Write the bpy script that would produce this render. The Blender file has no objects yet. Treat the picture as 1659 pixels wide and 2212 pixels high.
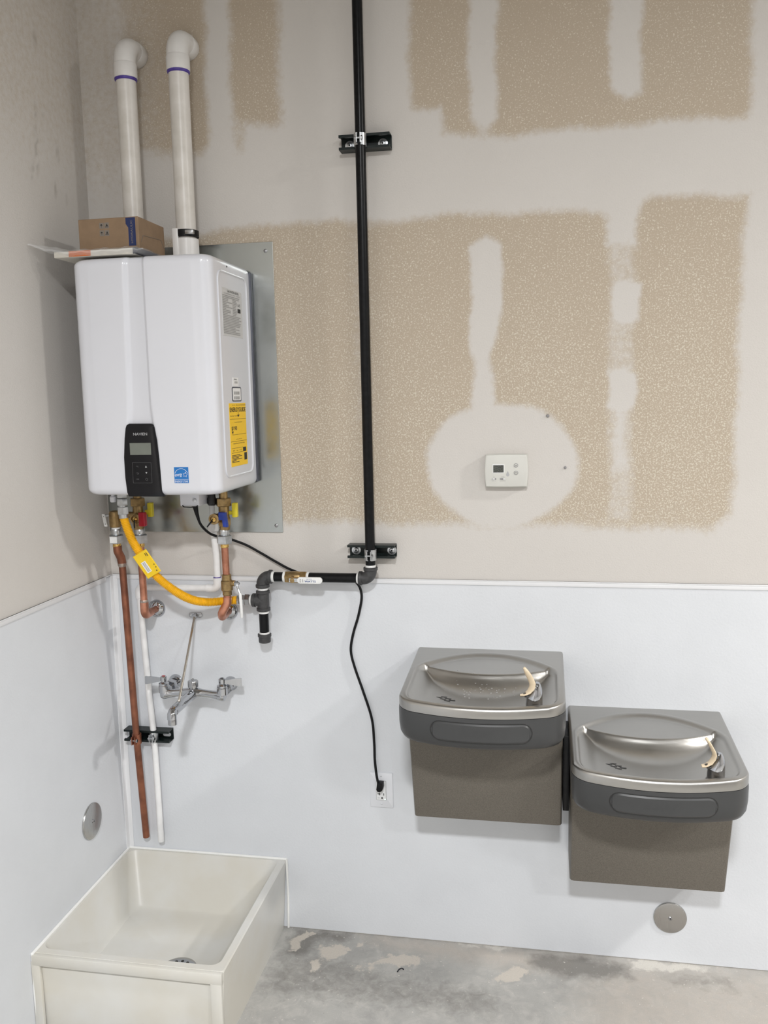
import bpy, bmesh, math, random
import numpy as np
from mathutils import Vector, Matrix

D = bpy.data
SC = bpy.context.scene
COL = SC.collection
rng = np.random.default_rng(7)
random.seed(5)

# ------------------------------------------------------------------ camera
cam_d = D.cameras.new('camera')
cam = D.objects.new('camera', cam_d)
COL.objects.link(cam)
_yaw, _pit, _rol = -0.1836, -0.1313, -0.0214
_f = Vector((math.sin(_yaw) * math.cos(_pit), math.cos(_yaw) * math.cos(_pit), math.sin(_pit)))
_r = Vector((math.cos(_yaw), -math.sin(_yaw), 0))
_u = _r.cross(_f)
_R = _r * math.cos(_rol) + _u * math.sin(_rol)
_U = -_r * math.sin(_rol) + _u * math.cos(_rol)
cam.matrix_world = Matrix(((_R.x, _U.x, -_f.x, 1.4274), (_R.y, _U.y, -_f.y, -2.6601),
                           (_R.z, _U.z, -_f.z, 1.7884), (0, 0, 0, 1)))
cam_d.sensor_fit = 'VERTICAL'
cam_d.sensor_height = 24.0
cam_d.lens = 1884.4 / 2212 * 24.0
cam_d.clip_start = 0.05
SC.camera = cam

# ------------------------------------------------------------------ world, lights, exposure
W = D.worlds.new('world')
SC.world = W
W.use_nodes = True
W.node_tree.nodes['Background'].inputs[0].default_value = (0.9, 0.95, 1.0, 1)
W.node_tree.nodes['Background'].inputs[1].default_value = 0.15
SC.view_settings.view_transform = 'Standard'
SC.view_settings.look = 'None'
SC.view_settings.gamma = 1.0
SC.view_settings.use_curve_mapping = False
SC.view_settings.exposure = -0.26


def lamp(name, loc, power, size, size_y=None, col=(0.98, 0.99, 1.0), aim=None, spread=169):
    d = D.lights.new(name, 'AREA')
    d.shape = 'RECTANGLE'
    d.size = size
    d.size_y = size_y or size
    d.energy = power
    d.color = col
    d.spread = math.radians(spread)
    o = D.objects.new(name, d)
    o.location = loc
    if aim:
        o.rotation_euler = (Vector(aim) - Vector(loc)).to_track_quat('-Z', 'Y').to_euler()
    COL.objects.link(o)
    return o


# high-bay fixtures of the warehouse, hung below the ceiling behind and to the right; the far row is added fill
lamp('high_bay_and_fill_lamp', (1.47, -3.7, 3.55), 172, 0.30, 0.30)
lamp('high_bay_and_fill_lamp', (3.85, -3.7, 3.55), 66, 0.30, 0.30)
lamp('high_bay_and_fill_lamp', (5.0, -1.45, 3.7), 172, 0.30, 0.30, (1, 0.98, 0.95))
lamp('high_bay_and_fill_lamp', (1.47, -6.6, 3.6), 60, 0.30, 0.30)  # unseen lamp added as fill to raise the ambient light
lamp('high_bay_and_fill_lamp', (3.85, -6.6, 3.6), 60, 0.30, 0.30)  # second added fill lamp of the unseen far row


# ------------------------------------------------------------------ materials
def new_mat(name):
    m = D.materials.new(name)
    m.use_nodes = True
    nt = m.node_tree
    b = nt.nodes['Principled BSDF']
    return m, nt, b


def mat(name, col, rough=0.5, metal=0.0, vary=0.0, scale=40, bump=0.0, bscale=None, spec=0.5, coat=0.0, col2=None, detail=3):
    m, nt, b = new_mat(name)
    b.inputs['Base Color'].default_value = (*col, 1)
    b.inputs['Roughness'].default_value = rough
    b.inputs['Metallic'].default_value = metal
    b.inputs['Specular IOR Level'].default_value = spec
    b.inputs['Coat Weight'].default_value = coat
    b.inputs['Coat Roughness'].default_value = 0.08
    tc = nt.nodes.new('ShaderNodeTexCoord')
    if vary > 0 or col2:
        n = nt.nodes.new('ShaderNodeTexNoise')
        n.inputs['Scale'].default_value = scale
        n.inputs['Detail'].default_value = detail
        nt.links.new(tc.outputs['Object'], n.inputs['Vector'])
        mx = nt.nodes.new('ShaderNodeMix')
        mx.data_type = 'RGBA'
        c2 = col2 if col2 else tuple(c * (1 - vary) for c in col)
        mx.inputs[6].default_value = (*col, 1)
        mx.inputs[7].default_value = (*c2, 1)
        rp = nt.nodes.new('ShaderNodeMapRange')
        rp.inputs[1].default_value = 0.35
        rp.inputs[2].default_value = 0.65
        nt.links.new(n.outputs['Fac'], rp.inputs[0])
        nt.links.new(rp.outputs[0], mx.inputs[0])
        nt.links.new(mx.outputs[2], b.inputs['Base Color'])
    if bump > 0:
        n2 = nt.nodes.new('ShaderNodeTexNoise')
        n2.inputs['Scale'].default_value = bscale or scale
        n2.inputs['Detail'].default_value = 2
        nt.links.new(tc.outputs['Object'], n2.inputs['Vector'])
        bp = nt.nodes.new('ShaderNodeBump')
        bp.inputs['Strength'].default_value = bump
        bp.inputs['Distance'].default_value = 0.002
        nt.links.new(n2.outputs['Fac'], bp.inputs['Height'])
        nt.links.new(bp.outputs[0], b.inputs['Normal'])
    return m


def wall_material(name, mud, tan, fleck):
    """skim coat over paper: point attribute 'tan' says where the textured paper shows, plus painted-in shade at the upper left"""
    m, nt, b = new_mat(name)
    N, L = nt.nodes.new, nt.links.new
    tc = N('ShaderNodeTexCoord')
    at = N('ShaderNodeAttribute'); at.attribute_name = 'tan'
    edge = N('ShaderNodeTexNoise'); edge.inputs['Scale'].default_value = 60; edge.inputs['Detail'].default_value = 5
    L(tc.outputs['Object'], edge.inputs['Vector'])
    sub = N('ShaderNodeMath'); sub.operation = 'SUBTRACT'; sub.inputs[1].default_value = 0.5
    L(edge.outputs['Fac'], sub.inputs[0])
    mul = N('ShaderNodeMath'); mul.operation = 'MULTIPLY_ADD'; mul.inputs[1].default_value = 0.6
    L(sub.outputs[0], mul.inputs[0]); L(at.outputs['Fac'], mul.inputs[2])
    rng_ = N('ShaderNodeMapRange'); rng_.interpolation_type = 'SMOOTHSTEP'
    rng_.inputs[1].default_value = 0.18; rng_.inputs[2].default_value = 0.82
    L(mul.outputs[0], rng_.inputs[0])
    # flecks of sprayed texture
    fk = N('ShaderNodeTexNoise'); fk.inputs['Scale'].default_value = 215; fk.inputs['Detail'].default_value = 2.5
    fk.inputs['Distortion'].default_value = 0.6
    L(tc.outputs['Object'], fk.inputs['Vector'])
    big = N('ShaderNodeTexNoise'); big.inputs['Scale'].default_value = 3.0; big.inputs['Detail'].default_value = 3
    L(tc.outputs['Object'], big.inputs['Vector'])
    # density of flecks rises towards the lower wall (heavier spray there)
    sep = N('ShaderNodeSeparateXYZ'); L(tc.outputs['Object'], sep.inputs[0])
    hz = N('ShaderNodeMapRange'); hz.inputs[1].default_value = 2.9; hz.inputs[2].default_value = 1.4
    hz.inputs[3].default_value = 0.578; hz.inputs[4].default_value = 0.50
    L(sep.outputs[2], hz.inputs[0])
    bb = N('ShaderNodeMath'); bb.operation = 'MULTIPLY_ADD'; bb.inputs[1].default_value = -0.10
    L(big.outputs['Fac'], bb.inputs[0]); L(hz.outputs[0], bb.inputs[2])
    ad = N('ShaderNodeMath'); ad.operation = 'ADD'; ad.inputs[1].default_value = 0.05
    L(bb.outputs[0], ad.inputs[0])
    df = N('ShaderNodeMath'); df.operation = 'SUBTRACT'; L(fk.outputs['Fac'], df.inputs[0]); L(ad.outputs[0], df.inputs[1])
    fr = N('ShaderNodeMapRange'); fr.inputs[1].default_value = 0.0; fr.inputs[2].default_value = 0.11
    L(df.outputs[0], fr.inputs[0])
    mt = N('ShaderNodeMix'); mt.data_type = 'RGBA'
    mt.inputs[6].default_value = (*tan, 1); mt.inputs[7].default_value = (*fleck, 1)
    L(fr.outputs[0], mt.inputs[0])
    mc = N('ShaderNodeMix'); mc.data_type = 'RGBA'
    mc.inputs[6].default_value = (*mud, 1); mc.inputs[7].default_value = tuple(c * f for c, f in zip(mud, (0.93, 0.925, 0.92))) + (1,)
    L(big.outputs['Fac'], mc.inputs[0])
    fin = N('ShaderNodeMix'); fin.data_type = 'RGBA'
    L(rng_.outputs[0], fin.inputs[0]); L(mc.outputs[2], fin.inputs[6]); L(mt.outputs[2], fin.inputs[7])
    # stains attribute
    st = N('ShaderNodeAttribute'); st.attribute_name = 'stain'
    f2 = N('ShaderNodeMix'); f2.data_type = 'RGBA'
    f2.inputs[7].default_value = (0.22, 0.19, 0.16, 1)
    L(st.outputs['Fac'], f2.inputs[0]); L(fin.outputs[2], f2.inputs[6])
    L(f2.outputs[2], b.inputs['Base Color'])
    b.inputs['Roughness'].default_value = 0.85
    b.inputs['Specular IOR Level'].default_value = 0.25
    bp = N('ShaderNodeBump'); bp.inputs['Strength'].default_value = 0.35; bp.inputs['Distance'].default_value = 0.002
    L(fk.outputs['Fac'], bp.inputs['Height'])
    L(bp.outputs[0], b.inputs['Normal'])
    return m


def floor_material():
    m, nt, b = new_mat('worn_concrete')
    N, L = nt.nodes.new, nt.links.new
    tc = N('ShaderNodeTexCoord')

    def noise(s, d=5, dist=0.0, rough=0.6):
        n = N('ShaderNodeTexNoise'); n.inputs['Scale'].default_value = s; n.inputs['Detail'].default_value = d
        n.inputs['Distortion'].default_value = dist; n.inputs['Roughness'].default_value = rough
        L(tc.outputs['Object'], n.inputs['Vector'])
        return n.outputs['Fac']

    def rmp(x, a, b_, c=0, d=1):
        r = N('ShaderNodeMapRange'); r.inputs[1].default_value = a; r.inputs[2].default_value = b_
        r.inputs[3].default_value = c; r.inputs[4].default_value = d
        L(x, r.inputs[0]); return r.outputs[0]

    def mix(f, a, c):
        x = N('ShaderNodeMix'); x.data_type = 'RGBA'
        L(f, x.inputs[0])
        for i, v in ((6, a), (7, c)):
            if isinstance(v, tuple): x.inputs[i].default_value = (*v, 1)
            else: L(v, x.inputs[i])
        return x.outputs[2]

    def addn(a, nz, k):
        s = N('ShaderNodeMath'); s.operation = 'SUBTRACT'; s.inputs[1].default_value = 0.5; L(nz, s.inputs[0])
        q = N('ShaderNodeMath'); q.operation = 'MULTIPLY_ADD'; q.inputs[1].default_value = k
        L(s.outputs[0], q.inputs[0]); L(a, q.inputs[2]); return q.outputs[0]

    n1, n2, n3, n4 = noise(4, 6), noise(22, 6, 0.8), noise(90, 3), noise(300, 2)
    c = mix(rmp(n1, 0.35, 0.65), (0.47, 0.46, 0.435), (0.37, 0.362, 0.345))
    c = mix(rmp(n2, 0.45, 0.7, 0, 0.6), c, (0.56, 0.54, 0.505))
    c = mix(rmp(noise(9, 7, 1.2, 0.7), 0.52, 0.75, 0, 0.55), c, (0.30, 0.293, 0.28))
    pa = N('ShaderNodeAttribute'); pa.attribute_name = 'paint'
    da = N('ShaderNodeAttribute'); da.attribute_name = 'dark'
    ba = N('ShaderNodeAttribute'); ba.attribute_name = 'brown'
    wa = N('ShaderNodeAttribute'); wa.attribute_name = 'powder'
    n5 = noise(34, 8, 0.6, 0.68)
    c = mix(rmp(addn(ba.outputs['Fac'], n5, 1.0), 0.25, 1.1, 0, 0.75), c, (0.53, 0.47, 0.41))
    c = mix(rmp(addn(da.outputs['Fac'], n5, 1.1), 0.25, 0.85, 0, 0.85), c, (0.185, 0.175, 0.16))
    c = mix(rmp(addn(pa.outputs['Fac'], n5, 1.9), 0.42, 0.60, 0, 0.9), c, (0.62, 0.565, 0.495))
    c = mix(rmp(addn(wa.outputs['Fac'], n5, 1.6), 0.40, 0.75, 0, 0.85), c, (0.70, 0.67, 0.61))
    c = mix(rmp(n3, 0.66, 0.72), c, (0.66, 0.63, 0.58))
    c = mix(rmp(n3, 0.30, 0.25, 0, 0.6), c, (0.15, 0.145, 0.14))
    c = mix(rmp(n4, 0.3, 0.7, 0, 0.25), c, (0.30, 0.30, 0.29))
    L(c, b.inputs['Base Color'])
    b.inputs['Roughness'].default_value = 0.75
    b.inputs['Specular IOR Level'].default_value = 0.3
    bp = N('ShaderNodeBump'); bp.inputs['Strength'].default_value = 0.3; bp.inputs['Distance'].default_value = 0.003
    L(n2, bp.inputs['Height']); L(bp.outputs[0], b.inputs['Normal'])
    return m


def brushed(name, col, rough, axis_scale=(4, 300, 300), amp=0.12):
    m, nt, b = new_mat(name)
    N, L = nt.nodes.new, nt.links.new
    tc = N('ShaderNodeTexCoord'); mp = N('ShaderNodeMapping')
    mp.inputs['Scale'].default_value = axis_scale
    L(tc.outputs['Object'], mp.inputs[0])
    n = N('ShaderNodeTexNoise'); n.inputs['Scale'].default_value = 1.0; n.inputs['Detail'].default_value = 2
    L(mp.outputs[0], n.inputs['Vector'])
    r = N('ShaderNodeMapRange'); r.inputs[3].default_value = rough - amp; r.inputs[4].default_value = rough + amp
    L(n.outputs['Fac'], r.inputs[0]); L(r.outputs[0], b.inputs['Roughness'])
    b.inputs['Base Color'].default_value = (*col, 1)
    b.inputs['Metallic'].default_value = 1.0
    b.inputs['Anisotropic'].default_value = 0.3
    return m


def galv_material():
    m, nt, b = new_mat('galvanized_sheet')
    N, L = nt.nodes.new, nt.links.new
    tc = N('ShaderNodeTexCoord')
    n = N('ShaderNodeTexNoise'); n.inputs['Scale'].default_value = 5; n.inputs['Detail'].default_value = 4
    v = N('ShaderNodeTexVoronoi'); v.inputs['Scale'].default_value = 55
    L(tc.outputs['Object'], n.inputs['Vector']); L(tc.outputs['Object'], v.inputs['Vector'])
    mx = N('ShaderNodeMix'); mx.data_type = 'RGBA'
    mx.inputs[6].default_value = (0.36, 0.385, 0.38, 1); mx.inputs[7].default_value = (0.47, 0.49, 0.475, 1)
    L(n.outputs['Fac'], mx.inputs[0]); L(mx.outputs[2], b.inputs['Base Color'])
    r = N('ShaderNodeMapRange'); r.inputs[3].default_value = 0.19; r.inputs[4].default_value = 0.27
    L(v.outputs['Distance'], r.inputs[0]); L(r.outputs[0], b.inputs['Roughness'])
    b.inputs['Metallic'].default_value = 0.9
    return m


def glass_material(name, col=(1, 1, 1), alpha=0.25, rough=0.25):
    m, nt, b = new_mat(name)
    b.inputs['Base Color'].default_value = (*col, 1)
    b.inputs['Roughness'].default_value = rough
    b.inputs['Alpha'].default_value = alpha
    return m


def barcode_mat():
    m, nt, b = new_mat('barcode_print')
    N, L = nt.nodes.new, nt.links.new
    tc = N('ShaderNodeTexCoord'); mp = N('ShaderNodeMapping'); mp.inputs['Scale'].default_value = (0, 900, 0)
    L(tc.outputs['Object'], mp.inputs[0])
    n = N('ShaderNodeTexNoise'); n.inputs['Scale'].default_value = 1; n.inputs['Detail'].default_value = 0
    L(mp.outputs[0], n.inputs['Vector'])
    r = N('ShaderNodeMapRange'); r.inputs[1].default_value = 0.48; r.inputs[2].default_value = 0.52
    r.inputs[3].default_value = 0.04; r.inputs[4].default_value = 0.8
    L(n.outputs['Fac'], r.inputs[0]); L(r.outputs[0], b.inputs['Base Color'])
    b.inputs['Roughness'].default_value = 0.6
    return m


M = {}
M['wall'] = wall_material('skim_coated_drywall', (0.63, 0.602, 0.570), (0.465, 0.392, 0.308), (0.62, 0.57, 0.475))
M['plain_wall'] = mat('plain_wall', (0.54, 0.52, 0.50), 0.85, vary=0.06, scale=3)
M['ceiling'] = mat('ceiling', (0.40, 0.39, 0.37), 0.9, vary=0.1, scale=2)
M['frp'] = mat('white_wall_panel', (0.685, 0.705, 0.735), 0.38, vary=0.03, scale=6, bump=0.22, bscale=170, spec=0.4)
M['trim'] = mat('white_vinyl_trim', (0.80, 0.805, 0.82), 0.35, vary=0.02, scale=9)
M['caulk'] = mat('white_caulk', (0.86, 0.86, 0.84), 0.5, vary=0.03, scale=50, bump=0.2, bscale=120)
M['floor'] = floor_material()
M['enamel'] = mat('white_enamel', (0.685, 0.695, 0.74), 0.26, vary=0.015, scale=5, coat=0.5)
M['galv'] = galv_material()
M['zinc'] = mat('zinc_plated_steel', (0.62, 0.64, 0.66), 0.32, 1.0, vary=0.2, scale=60)
M['darksteel'] = mat('dark_bracket_steel', (0.10, 0.105, 0.125), 0.5, 0.6, vary=0.15, scale=30)
M['black_gloss'] = mat('gloss_black_plastic', (0.010, 0.010, 0.012), 0.05, vary=0.3, scale=8, spec=0.25)
M['black'] = mat('black_plastic', (0.014, 0.014, 0.015), 0.42, vary=0.3, scale=60)
M['rubber'] = mat('black_rubber', (0.009, 0.009, 0.010), 0.45, vary=0.3, scale=90, spec=0.2)
M['lcd'] = mat('grey_lcd', (0.17, 0.185, 0.16), 0.12, vary=0.06, scale=30)
M['print_grey'] = mat('pale_grey_print', (0.42, 0.42, 0.43), 0.5, vary=0.02, scale=30)
M['print_dim'] = mat('dim_grey_print', (0.12, 0.12, 0.125), 0.5, vary=0.02, scale=30)
M['print_black'] = mat('black_print', (0.02, 0.02, 0.02), 0.6, vary=0.1, scale=80)
M['print_soft'] = mat('small_grey_print', (0.36, 0.36, 0.36), 0.6, vary=0.1, scale=80)
M['print_white'] = mat('white_print', (0.85, 0.87, 0.9), 0.5, vary=0.02, scale=30)
M['print_navy'] = mat('navy_print', (0.01, 0.05, 0.22), 0.5, vary=0.05, scale=30)
M['border'] = mat('dark_slate_print', (0.05, 0.055, 0.075), 0.5, vary=0.1, scale=30)
M['yellow_label'] = mat('yellow_label', (0.92, 0.58, 0.015), 0.45, vary=0.03, scale=30)
M['blue_label'] = mat('blue_label', (0.012, 0.17, 0.50), 0.4, vary=0.04, scale=30)
M['white_label'] = mat('white_label', (0.82, 0.82, 0.82), 0.45, vary=0.03, scale=30)
M['grey_label'] = mat('grey_label', (0.60, 0.60, 0.60), 0.45, vary=0.04, scale=30)
M['barcode'] = barcode_mat()
M['pvc'] = mat('white_pvc', (0.72, 0.69, 0.65), 0.35, col2=(0.60, 0.57, 0.52), scale=14, detail=5)
M['pvc_fitting'] = mat('white_pvc_fitting', (0.78, 0.765, 0.745), 0.3, vary=0.06, scale=20)
M['pvc_white'] = mat('clean_white_pvc', (0.84, 0.84, 0.84), 0.3, vary=0.05, scale=40)
M['primer'] = mat('purple_primer', (0.085, 0.05, 0.33), 0.4, vary=0.3, scale=60)
M['black_pipe'] = mat('black_steel_pipe', (0.008, 0.0085, 0.0095), 0.28, 0.0, vary=0.4, scale=70, spec=0.18)
M['iron'] = mat('cast_iron', (0.062, 0.062, 0.064), 0.48, 0.25, vary=0.25, scale=120, bump=0.25, bscale=300)
M['tape'] = mat('white_thread_tape', (0.80, 0.80, 0.79), 0.5, vary=0.1, scale=200, bump=0.3, bscale=300)
M['strut'] = mat('dark_green_strut', (0.008, 0.014, 0.0135), 0.35, 0.0, vary=0.3, scale=40, spec=0.3)
M['brass'] = mat('brass', (0.42, 0.29, 0.13), 0.36, 0.9, col2=(0.27, 0.185, 0.09), scale=70)
M['bright_brass'] = mat('bright_brass', (0.85, 0.58, 0.20), 0.22, 1.0, vary=0.2, scale=90)
M['copper'] = mat('copper', (0.66, 0.31, 0.21), 0.33, 0.9, col2=(0.38, 0.16, 0.10), scale=26, detail=6)
M['old_copper'] = mat('tarnished_copper', (0.36, 0.145, 0.085), 0.42, 0.75, col2=(0.20, 0.08, 0.05), scale=18, detail=6)
M['solder'] = mat('solder', (0.50, 0.42, 0.37), 0.4, 0.9, vary=0.3, scale=160)
M['chrome'] = mat('chrome', (0.50, 0.51, 0.53), 0.06, 1.0, vary=0.03, scale=40)
M['dull_chrome'] = mat('satin_chrome', (0.44, 0.445, 0.455), 0.2, 1.0, vary=0.06, scale=40)
M['stainless'] = brushed('brushed_stainless', (0.42, 0.41, 0.39), 0.33, (4, 200, 200), 0.05)
M['disc'] = brushed('brushed_disc', (0.50, 0.495, 0.485), 0.26, (300, 300, 6), 0.05)
M['rodsteel'] = mat('steel_rod', (0.60, 0.56, 0.50), 0.22, 1.0, vary=0.1, scale=60)
M['red'] = mat('red_handle', (0.42, 0.012, 0.03), 0.35, vary=0.1, scale=60)
M['blue'] = mat('blue_handle', (0.012, 0.04, 0.30), 0.35, vary=0.1, scale=60)
M['yellow'] = mat('yellow_handle', (0.72, 0.60, 0.03), 0.35, vary=0.08, scale=60)
M['hose'] = mat('yellow_hose', (0.88, 0.47, 0.008), 0.38, vary=0.12, scale=60)
M['tag'] = mat('yellow_tag', (0.90, 0.60, 0.015), 0.4, vary=0.06, scale=60)
M['vinyl'] = mat('white_vinyl_grip', (0.82, 0.82, 0.81), 0.35, vary=0.04, scale=60)
M['bumper'] = mat('charcoal_plastic', (0.052, 0.053, 0.054), 0.36, vary=0.06, scale=12, spec=0.4)
M['cabinet'] = mat('speckled_taupe_vinyl', (0.165, 0.148, 0.124), 0.45, vary=0.28, scale=420, detail=2, spec=0.35)
M['guard'] = mat('cream_rubber', (0.80, 0.66, 0.47), 0.4, vary=0.05, scale=60)
M['stone'] = mat('cast_stone', (0.665, 0.66, 0.63), 0.35, col2=(0.625, 0.60, 0.535), scale=5, detail=4, spec=0.4)
M['stone_front'] = mat('cast_stone_apron', (0.74, 0.74, 0.72), 0.38, vary=0.05, scale=7)
M['thermo'] = mat('off_white_plastic', (0.62, 0.615, 0.575), 0.42, vary=0.03, scale=20)
M['thermo_grey'] = mat('grey_plastic', (0.28, 0.275, 0.28), 0.45, vary=0.05, scale=20)
M['plate'] = mat('white_cover_plate', (0.74, 0.755, 0.79), 0.3, vary=0.02, scale=20)
M['receptacle'] = mat('white_receptacle', (0.78, 0.79, 0.80), 0.28, vary=0.02, scale=20)
M['card'] = mat('brown_cardboard', (0.27, 0.18, 0.108), 0.75, vary=0.12, scale=30, bump=0.1, bscale=200)
M['ship_blue'] = mat('blue_box_print', (0.010, 0.022, 0.10), 0.5, vary=0.1, scale=30)
M['ship_grey'] = mat('grey_box_print', (0.22, 0.19, 0.16), 0.6, vary=0.1, scale=30)
M['paper'] = mat('white_paper', (0.74, 0.71, 0.64), 0.6, vary=0.04, scale=30)
M['orange'] = mat('orange_print', (0.70, 0.19, 0.055), 0.5, vary=0.06, scale=30)
M['bag'] = glass_material('clear_plastic_film', (0.85, 0.86, 0.87), 0.28, 0.22)
M['clear_tube'] = glass_material('clear_tube', (0.75, 0.75, 0.76), 0.5, 0.2)
M['led'], _nt, _b = new_mat('green_led')
_b.inputs['Base Color'].default_value = (0.5, 0.9, 0.75, 1)
_b.inputs['Emission Color'].default_value = (0.6, 1.0, 0.85, 1)
_b.inputs['Emission Strength'].default_value = 3.0
M['screen'] = mat('dark_lcd', (0.03, 0.033, 0.032), 0.15, col2=(0.13, 0.135, 0.12), scale=420, detail=2)
M['water'] = glass_material('water_drop', (0.55, 0.55, 0.55), 0.4, 0.03)
M['scrap'] = mat('black_scrap', (0.012, 0.013, 0.02), 0.5, vary=0.2, scale=90)
M['screw'] = mat('grey_screw', (0.40, 0.40, 0.41), 0.35, 0.9, vary=0.1, scale=90)

# ------------------------------------------------------------------ mesh builder
ORG = {}


class MB:
    def __init__(s):
        s.v = []
        s.f = []

    def add(s, vs, fs):
        b = len(s.v)
        s.v += [tuple(map(float, p)) for p in vs]
        s.f += [tuple(i + b for i in f) for f in fs]
        return s

    def box(s, lo, hi, bev=0.0, seg=2, mtx=None):
        bm = bmesh.new()
        bmesh.ops.create_cube(bm, size=1)
        c = [(a + b) / 2 for a, b in zip(lo, hi)]
        d = [b - a for a, b in zip(lo, hi)]
        for v in bm.verts:
            v.co = Vector([c[i] + v.co[i] * d[i] for i in range(3)])
        if bev > 0:
            bmesh.ops.bevel(bm, geom=list(bm.edges), offset=bev, segments=seg, profile=0.5, affect='EDGES')
        return s.frombm(bm, mtx)

    def frombm(s, bm, mtx=None):
        bm.verts.index_update()
        vs = [(mtx @ v.co) if mtx else v.co.copy() for v in bm.verts]
        fs = [[v.index for v in f.verts] for f in bm.faces]
        bm.free()
        return s.add(vs, fs)

    def lathe(s, p, axis, prof, n=24, phase=0.0):
        """prof: list of (radius, height along axis from p)"""
        p = Vector(p)
        a = Vector(axis).normalized()
        x = a.orthogonal().normalized()
        if abs(a.z) > 0.9:
            x = Vector((1, 0, 0))
            x = (x - a * x.dot(a)).normalized()
        y = a.cross(x)
        vs, fs = [], []
        for (r, h) in prof:
            for k in range(n):
                t = 2 * math.pi * k / n + phase
                vs.append(p + a * h + (x * math.cos(t) + y * math.sin(t)) * r)
        for i in range(len(prof) - 1):
            for k in range(n):
                k2 = (k + 1) % n
                fs.append((i * n + k, i * n + k2, (i + 1) * n + k2, (i + 1) * n + k))
        fs.append(tuple(range(n))[::-1])
        fs.append(tuple((len(prof) - 1) * n + k for k in range(n)))
        return s.add(vs, fs)

    def cyl(s, a, b, r, n=24, bev=0.0, r2=None):
        a, b = Vector(a), Vector(b)
        h = (b - a).length
        r2 = r if r2 is None else r2
        if bev > 0:
            pr = [(r - bev, 0), (r, bev), (r2, h - bev), (r2 - bev, h)]
        else:
            pr = [(r, 0), (r2, h)]
        return s.lathe(a, b - a, pr, n)

    def hexnut(s, a, b, r, phase=0.0):
        a, b = Vector(a), Vector(b)
        h = (b - a).length
        c = min(0.0015, h * 0.15)
        return s.lathe(a, b - a, [(r * 0.93, 0), (r, c), (r, h - c), (r * 0.93, h)], 6, phase)

    def tube(s, pts, r, n=16, cap=True):
        """r: float or list"""
        pts = [Vector(p) for p in pts]
        m = len(pts)
        rs = r if isinstance(r, (list, tuple, np.ndarray)) else [r] * m
        T = []
        for i in range(m):
            t = pts[min(i + 1, m - 1)] - pts[max(i - 1, 0)]
            T.append(t.normalized())
        x = T[0].orthogonal().normalized()
        vs, fs = [], []
        for i in range(m):
            x = (x - T[i] * x.dot(T[i])).normalized()
            y = T[i].cross(x)
            for k in range(n):
                a = 2 * math.pi * k / n
                vs.append(pts[i] + (x * math.cos(a) + y * math.sin(a)) * rs[i])
        for i in range(m - 1):
            for k in range(n):
                k2 = (k + 1) % n
                fs.append((i * n + k, i * n + k2, (i + 1) * n + k2, (i + 1) * n + k))
        if cap:
            fs.append(tuple(range(n))[::-1])
            fs.append(tuple((m - 1) * n + k for k in range(n)))
        return s.add(vs, fs)

    def prism(s, poly, d0, d1, bev=0.0, seg=2, plane='xz'):
        """extrude 2-D polygon (list of (a,b)) between depth d0 and d1"""
        bm = bmesh.new()

        def P(a, b, d):
            return {'xz': (a, d, b), 'yz': (d, a, b), 'xy': (a, b, d)}[plane]
        lo = [bm.verts.new(P(a, b, d0)) for a, b in poly]
        hi = [bm.verts.new(P(a, b, d1)) for a, b in poly]
        n = len(poly)
        f0 = bm.faces.new(lo[::-1])
        f1 = bm.faces.new(hi)
        for i in range(n):
            bm.faces.new((lo[i], lo[(i + 1) % n], hi[(i + 1) % n], hi[i]))
        bmesh.ops.recalc_face_normals(bm, faces=list(bm.faces))
        if bev > 0:
            bmesh.ops.bevel(bm, geom=list(f1.edges) + list(f0.edges), offset=bev, segments=seg, profile=0.5, affect='EDGES')
        return s.frombm(bm)

    def build(s, name, mt, parent=None, angle=35, origin=None):
        me = D.meshes.new(name)
        if parent is not None:
            o0 = Vector(ORG[parent.name])
        else:
            o0 = Vector(origin) if origin else Vector((0, 0, 0))
        me.from_pydata([tuple(Vector(v) - o0) for v in s.v], [], s.f)
        bm = bmesh.new()
        bm.from_mesh(me)
        bmesh.ops.recalc_face_normals(bm, faces=list(bm.faces))
        bm.to_mesh(me)
        bm.free()
        me.materials.append(mt)
        me.shade_smooth()
        me.set_sharp_from_angle(angle=math.radians(angle))
        o = D.objects.new(name, me)
        COL.objects.link(o)
        if parent is not None:
            o.parent = parent
            ORG[o.name] = ORG[parent.name]
        else:
            o.location = o0
            ORG[o.name] = tuple(o0)
        return o


def thing(name, label, cat, loc, group=None):
    o = D.objects.new(name, None)
    o.empty_display_size = 0.05
    COL.objects.link(o)
    o.location = loc
    ORG[o.name] = tuple(loc)
    return tag(o, label, cat, group)


def tag(o, label, cat, group=None):
    o['label'] = label
    o['category'] = cat
    if group:
        o['group'] = group
    return o


def struct(o):
    o['kind'] = 'structure'
    return o


def lab(o, t):
    o['label'] = t
    return o


def rrect(x0, x1, y0, y1, r, n=6):
    p = []
    for cx, cy, a0 in ((x1 - r, y1 - r, 0), (x0 + r, y1 - r, 90), (x0 + r, y0 + r, 180), (x1 - r, y0 + r, 270)):
        for i in range(n + 1):
            a = math.radians(a0 + 90 * i / n)
            p.append((cx + r * math.cos(a), cy + r * math.sin(a)))
    return p


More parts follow.
